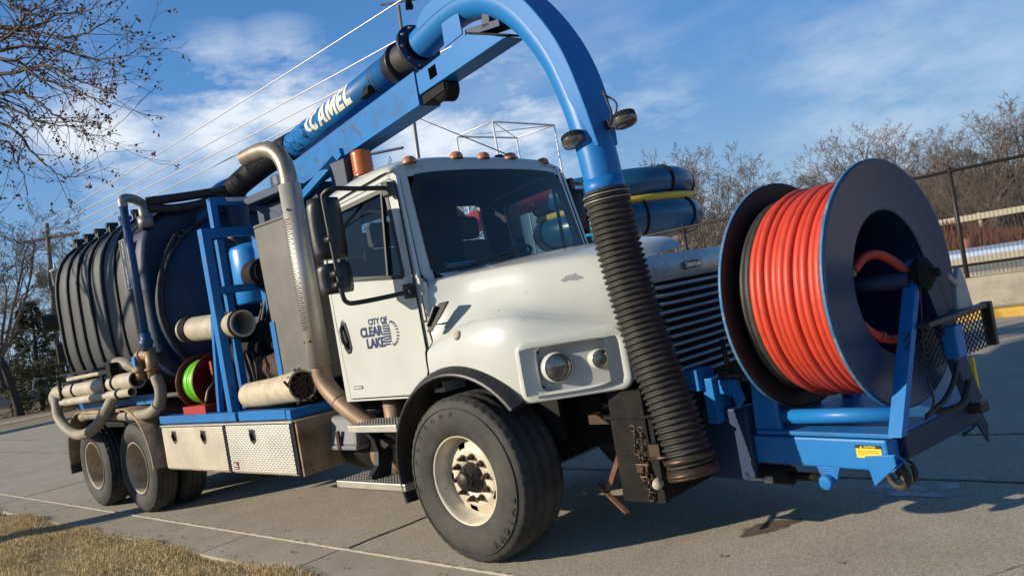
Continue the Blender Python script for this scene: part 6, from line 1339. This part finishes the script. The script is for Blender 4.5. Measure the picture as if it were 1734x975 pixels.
# ---------------- swivelling front platform with the big hose reel; local frame: x out from the truck, turned a little towards the kerb side
RL = empty('reel_platform', (2.5, -.064, 0), -.162); RL.parent = T
def rb(name, m_, bev=.004, **k):
    def f(b): return b.build(name, m_, k.get('p', RL), bev, fix=k.get('fix', True))
    return f
b = MB(); b.box(-.78, .045, -.375, .69, .645, .668); b.build('deck_plate', 'blue_rust', RL, .003)
b = MB(); b.box(-1.10, .0, -.36, -.24, .465, .632); sb_ = b.build('side_beam', 'blue', RL, .012)
b = MB(); b.box(-1.10, .0, .50, .62, .465, .632); b.build('side_beam', 'blue', RL, .012)
b = MB(); b.box(-.07, .04, -.235, .69, .50, .640); b.build('front_beam', 'shade_blue', RL, .01)
b = MB(); b.prism([(-.13, -.37, .545), (.03, -.37, .56), (.035, -.37, .50), (-.10, -.37, .385)], (0, .015, 0)); b.prism([(.03, -.37, .56), (.045, -.37, .56), (.045, -.24, .47), (.03, -.24, .47)], (0, .012, 0)); b.prism([(.0, -.37, .46), (.03, -.37, .48), (.03, -.25, .50), (0, -.25, .50)], (0, 0, .01)); b.build('corner_foot', 'blue', RL, .003)
b = MB(); b.prism([(-.13, .69, .545), (.03, .69, .56), (.035, .69, .50), (-.10, .69, .385)], (0, .015, 0)); b.prism([(.02, .60, .50), (.035, .60, .50), (.035, .71, .36), (.02, .71, .36)], (0, .03, .1)); b.build('corner_foot', 'shade_blue', RL, .003)
b = MB(); b.prism([(-.43, -.362, .47), (-.29, -.362, .47), (-.33, -.362, .37), (-.39, -.362, .345)], (0, .02, 0)); b.lathe((-.37, -.375, .39), (0, 1, 0), [(-.03, 0), (-.03, .035), (-.02, .042), (.06, .042)], 18); b.build('cylinder_lug', 'blue_rust', sb_, .002)
b = MB(); b.cyl((-.95, -.33, .395), (-.62, -.33, .395), .055, n=18); b.cyl((-.62, -.33, .395), (-.40, -.33, .395), .025, n=12); b.build('hydraulic_cylinder', 'dark', RL)
b = MB(); b.torus((-.08, -.16, .385), (.25, 1, 0), .062, .020, 28, 8); b.torus((-.06, -.10, .395), (.25, 1, 0), .055, .016, 28, 8); b.build('coiled_lead', 'black_rubber', RL)
b = MB(); b.box(-.175, -.035, -.3622, -.3605, .535, .585); stk = b.build('sticker', 'yellow', sb_, 0)
b = MB(); b.box(-.178, -.032, -.3626, -.3606, .585, .603); tp = b.build('sticker_header', 'black', stk, 0)
b = MB(); text(b, 'CAUTION', .015, lambda p: (-.128+p[0], -.3630-p[2], .5885+p[1]), width=.064, extrude=.0003, bold=.0005); b.prism([(-.152, -.3627, .587), (-.136, -.3627, .587), (-.144, -.3627, .600)], (0, -.0005, 0)); b.build('lettering', 'yellow', tp, 0, fix=False)
b = MB()
for k, (z, x1) in enumerate(((.571, -.05), (.560, -.05), (.549, -.13))):
    x = -.166
    while x < x1: l_ = rnd.uniform(.006, .016); b.box(x, min(x+l_, x1), -.3627, -.3623, z, z+.004); x += l_+.004
b.build('fine_print', 'rust', stk, 0, fix=False)
b = MB(); b.cyl((-.66, -.31, .735), (.07, -.31, .76), .042, n=22); b.build('roller_bar', 'blue', RL)
# yoke at the truck end
b = MB(); b.prism([(-.80, -.36, .668), (-.62, -.36, .668), (-.64, -.36, 1.0), (-.70, -.36, 1.08), (-.78, -.36, .95)], (0, .03, 0)); b.prism([(-.76, -.33, .668), (-.68, -.33, .668), (-.70, -.05, 1.45), (-.74, -.05, 1.45)], (0, .14, 0)); b.prism([(-.76, .55, .668), (-.68, .55, .668), (-.70, .07, 1.45), (-.74, .07, 1.45)], (0, .12, 0)); b.build('yoke', 'blue', RL, .006)
b = MB(); b.box(-1.16, -.82, -.40, .40, .36, .80); b.box(-1.12, -.88, -.16, .16, .34, .92); b.build('pivot_block', 'shade_blue', RL, .012)
b = MB(); b.box(-1.35, -1.10, -.30, .30, .40, .78); b.build('mount', 'dark', RL, .01)
b = MB(); b.box(-1.06, -.98, -.46, -.30, .72, 1.0); b.box(-1.16, -1.05, -.50, -.34, .93, 1.06); b.prism([(-.98, -.42, .98), (-.84, -.42, .98), (-.80, -.42, .86), (-.86, -.42, .80), (-.88, -.42, .88), (-.98, -.42, .90)], (0, .03, 0)); b.build('latch_bracket', 'blue', RL, .006)
b = MB(); b.cyl((-.93, -.34, .94), (-.945, -.34, 1.22), .016, n=10); b.torus((-.93, -.36, .97), (.3, .5, .8), .07, .010, 24, 6); b.torus((-.92, -.35, .99), (.2, .3, .9), .065, .010, 24, 6); b.tube(spline([(-.88, -.32, .97), (-.80, -.3, 1.03), (-.70, -.25, 1.12)], 4), .009, 6); b.build('lock_lever', 'nut', RL)
# front A-frame that carries the reel shaft
b = MB(); b.prism([(.055, -.44, .67), (.055, -.38, .67), (.055, .105, 1.52), (.055, .055, 1.52)], (.075, 0, 0)) ; b.build('reel_arm', 'blue', RL, .004)
b = MB(); b.prism([(.085, .02, 1.50), (.085, .13, 1.54), (.085, .17, 1.46), (.085, .50, .668), (.085, .36, .668)], (.05, 0, 0)); b.build('reel_arm', 'shade_blue', RL, .004)  # second leg in the blue with shade put into its colour
b = MB(); b.lathe((.135, .055, 1.44), (1, 0, 0), [(-.02, .085), (.02, .085), (.03, .07), (.05, .055), (.055, .025), (.09, .025), (.09, 0)], 20); b.torus((.15, .055, 1.44), (1, 0, 0), .08, .012, 26, 6); b.build('bearing', 'dark', RL)
b = MB(); b.box(.10, .19, .19, .29, .95, 1.13); b.build('valve_box', 'blue', RL, .008)
b = MB(); b.box(.10, .20, -.10, .46, 1.165, 1.195); b.build('guard_rail', 'black', RL, .006)
b = MB()
def mesh_panel(b, o, u, v, nu, nv, r_=.0045):
    o = Vector(o); u = Vector(u); v = Vector(v)
    for j in range(nv):
        for par in (0, 1):
            pts = [o+u*(i/nu)+v*((j+(.5 if (i+par) % 2 else 0.0)+(.5 if par else 0))/nv) for i in range(nu+1)]; b.tube(pts, r_, 4, False, False, False)
mesh_panel(b, (.12, .36, .93), (0, .38, 0), (0, 0, .23), 14, 6); mesh_panel(b, (.12, -.22, .93), (0, .40, 0), (0, 0, .23), 14, 6)
b.box(.10, .15, .34, .76, 1.16, 1.185); b.build('mesh_guard', 'black', RL, 0, fix=False)
b = MB(); b.box(.10, .16, .745, .785, .93, 1.19); b.build('guard_post', 'black', RL, .006)
b = MB(); b.prism([(.09, .42, 1.18), (.09, .63, 1.17), (.09, .58, 1.36), (.09, .53, 1.43), (.09, .46, 1.34)], (.03, 0, 0)); b.cyl((.12, .36, 1.40), (.12, .46, 1.33), .018, n=8); b.build('control_cover', 'hl_panel', RL, .006)
b = MB(); b.box(.055, .075, .60, .625, .68, .89); b.build('warning_strip', 'yellow', RL, .004)
b = MB(); b.box(.02, .12, .50, .60, .575, .64); b.build('tail_lamp', 'black', RL, .01)
b = MB(); b.tube(spline([(.1, -.1, .70), (.14, .05, .76), (.14, .2, .85), (.13, .28, .92)], 4), .014, 6); b.tube(spline([(.1, .0, .70), (.2, .10, .72), (.2, .22, .82)], 4), .02, 6); b.tube(spline([(.14, -.10, .9), (.16, -.12, .78), (.13, -.18, .70)], 4), .007, 5); b.cyl((.14, -.10, 1.0), (.145, .03, 1.56), .006, n=6); b.build('control_cable', 'black_rubber', RL)
# the reel itself
Z0 = 1.42; RR = .68; WW = .627
rl = MB(); rl.lathe((-WW, 0, Z0), (1, 0, 0), [(0, .40), (WW, .40)], 56); rl.lathe((-WW, 0, Z0), (1, 0, 0), [(.02, .39), (WW-.01, .39)], 56); rl.lathe((-WW, 0, Z0), (1, 0, 0), [(.05, .395), (.06, .0)], 40)
reel = rl.build('hose_reel', 'shade_blue', RL, fix=False)
def flange(a, s_):
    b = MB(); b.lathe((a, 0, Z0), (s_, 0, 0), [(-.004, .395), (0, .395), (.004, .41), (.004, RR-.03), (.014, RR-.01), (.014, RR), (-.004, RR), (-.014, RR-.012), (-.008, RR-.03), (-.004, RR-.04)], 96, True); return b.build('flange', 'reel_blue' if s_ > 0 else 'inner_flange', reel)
flange(0, 1); flange(-WW, -1)
for a in (-.004, -WW-.004):
    b = MB(); b.lathe((a, 0, Z0), (1, 0, 0), [(-.009, RR+.001), (-.009, RR+.006), (.009, RR+.006), (.009, RR+.001)], 96); b.build('rim', 'worn_rim', reel)
b = MB(); b.cyl((-WW-.1, 0, Z0), (.10, 0, Z0), .045, n=18)
for k in range(3):
    a = 2*pi*k/3+.5; b.bar((-.40, .04*cos(a), Z0+.04*sin(a)), (-.40, .39*cos(a), Z0+.39*sin(a)), .08, .02, (1, 0, 0))
b.build('shaft', 'shade_blue', reel)
loop = None
seq = [(.030+i*.0445, 'red', .578) for i in range(11)]+[(.030+11*.0445, 'black_rubber', .558), (.030+11.9*.0445, 'black_rubber', .548)]
datas = {}
for i, (d_, m_, r_) in enumerate(seq):
    if m_ not in datas:
        b = MB(); b.torus((0, 0, 0), (1, 0, 0), r_, .0240, 88, 12); lp_ = b.build('hose_loop', m_, reel); datas[m_] = lp_
    else: lp_ = datas[m_].copy(); COL.objects.link(lp_)
    k = 1+rnd.uniform(-.018, .018); lp_.location = (-d_-.004, 0, Z0); lp_.scale = (1.0, k, k); lp_.rotation_euler = (rnd.random()*6, rnd.uniform(-.013, .013), rnd.uniform(-.013, .013))
b = MB()
for i in range(10): b.torus((-.04-i*.055, 0, Z0), (1, .02, 0), .525, .026, 72, 8)
at(b.build('inner_hose', 'red', reel), 'stuff')
b = MB(); b.tube(spline([(-.10, -.20, Z0+.10), (-.06, -.14, Z0+.16), (-.02, -.06, Z0+.16), (.03, .0, Z0+.10), (.08, .03, Z0+.03)], 6), .026, 10); b.build('hose_end', 'red', reel)
b = MB(); b.cyl((-.20, -.27, Z0+.05), (-.10, -.20, Z0+.10), .032, n=12); b.build('hose_coupling', 'galv', reel)
b = MB(); b.tube(spline([(-.18, -.36, Z0+.0), (-.08, -.355, Z0-.10), (-.02, -.30, Z0-.22), (.0, -.16, Z0-.29), (-.02, .0, Z0-.31), (-.1, .15, Z0-.33)], 6), .024, 10); b.torus((0, -.23, Z0-.265), (.0, .8, -.5), .026, .008, 14, 6); b.build('hose_end', 'red', reel)
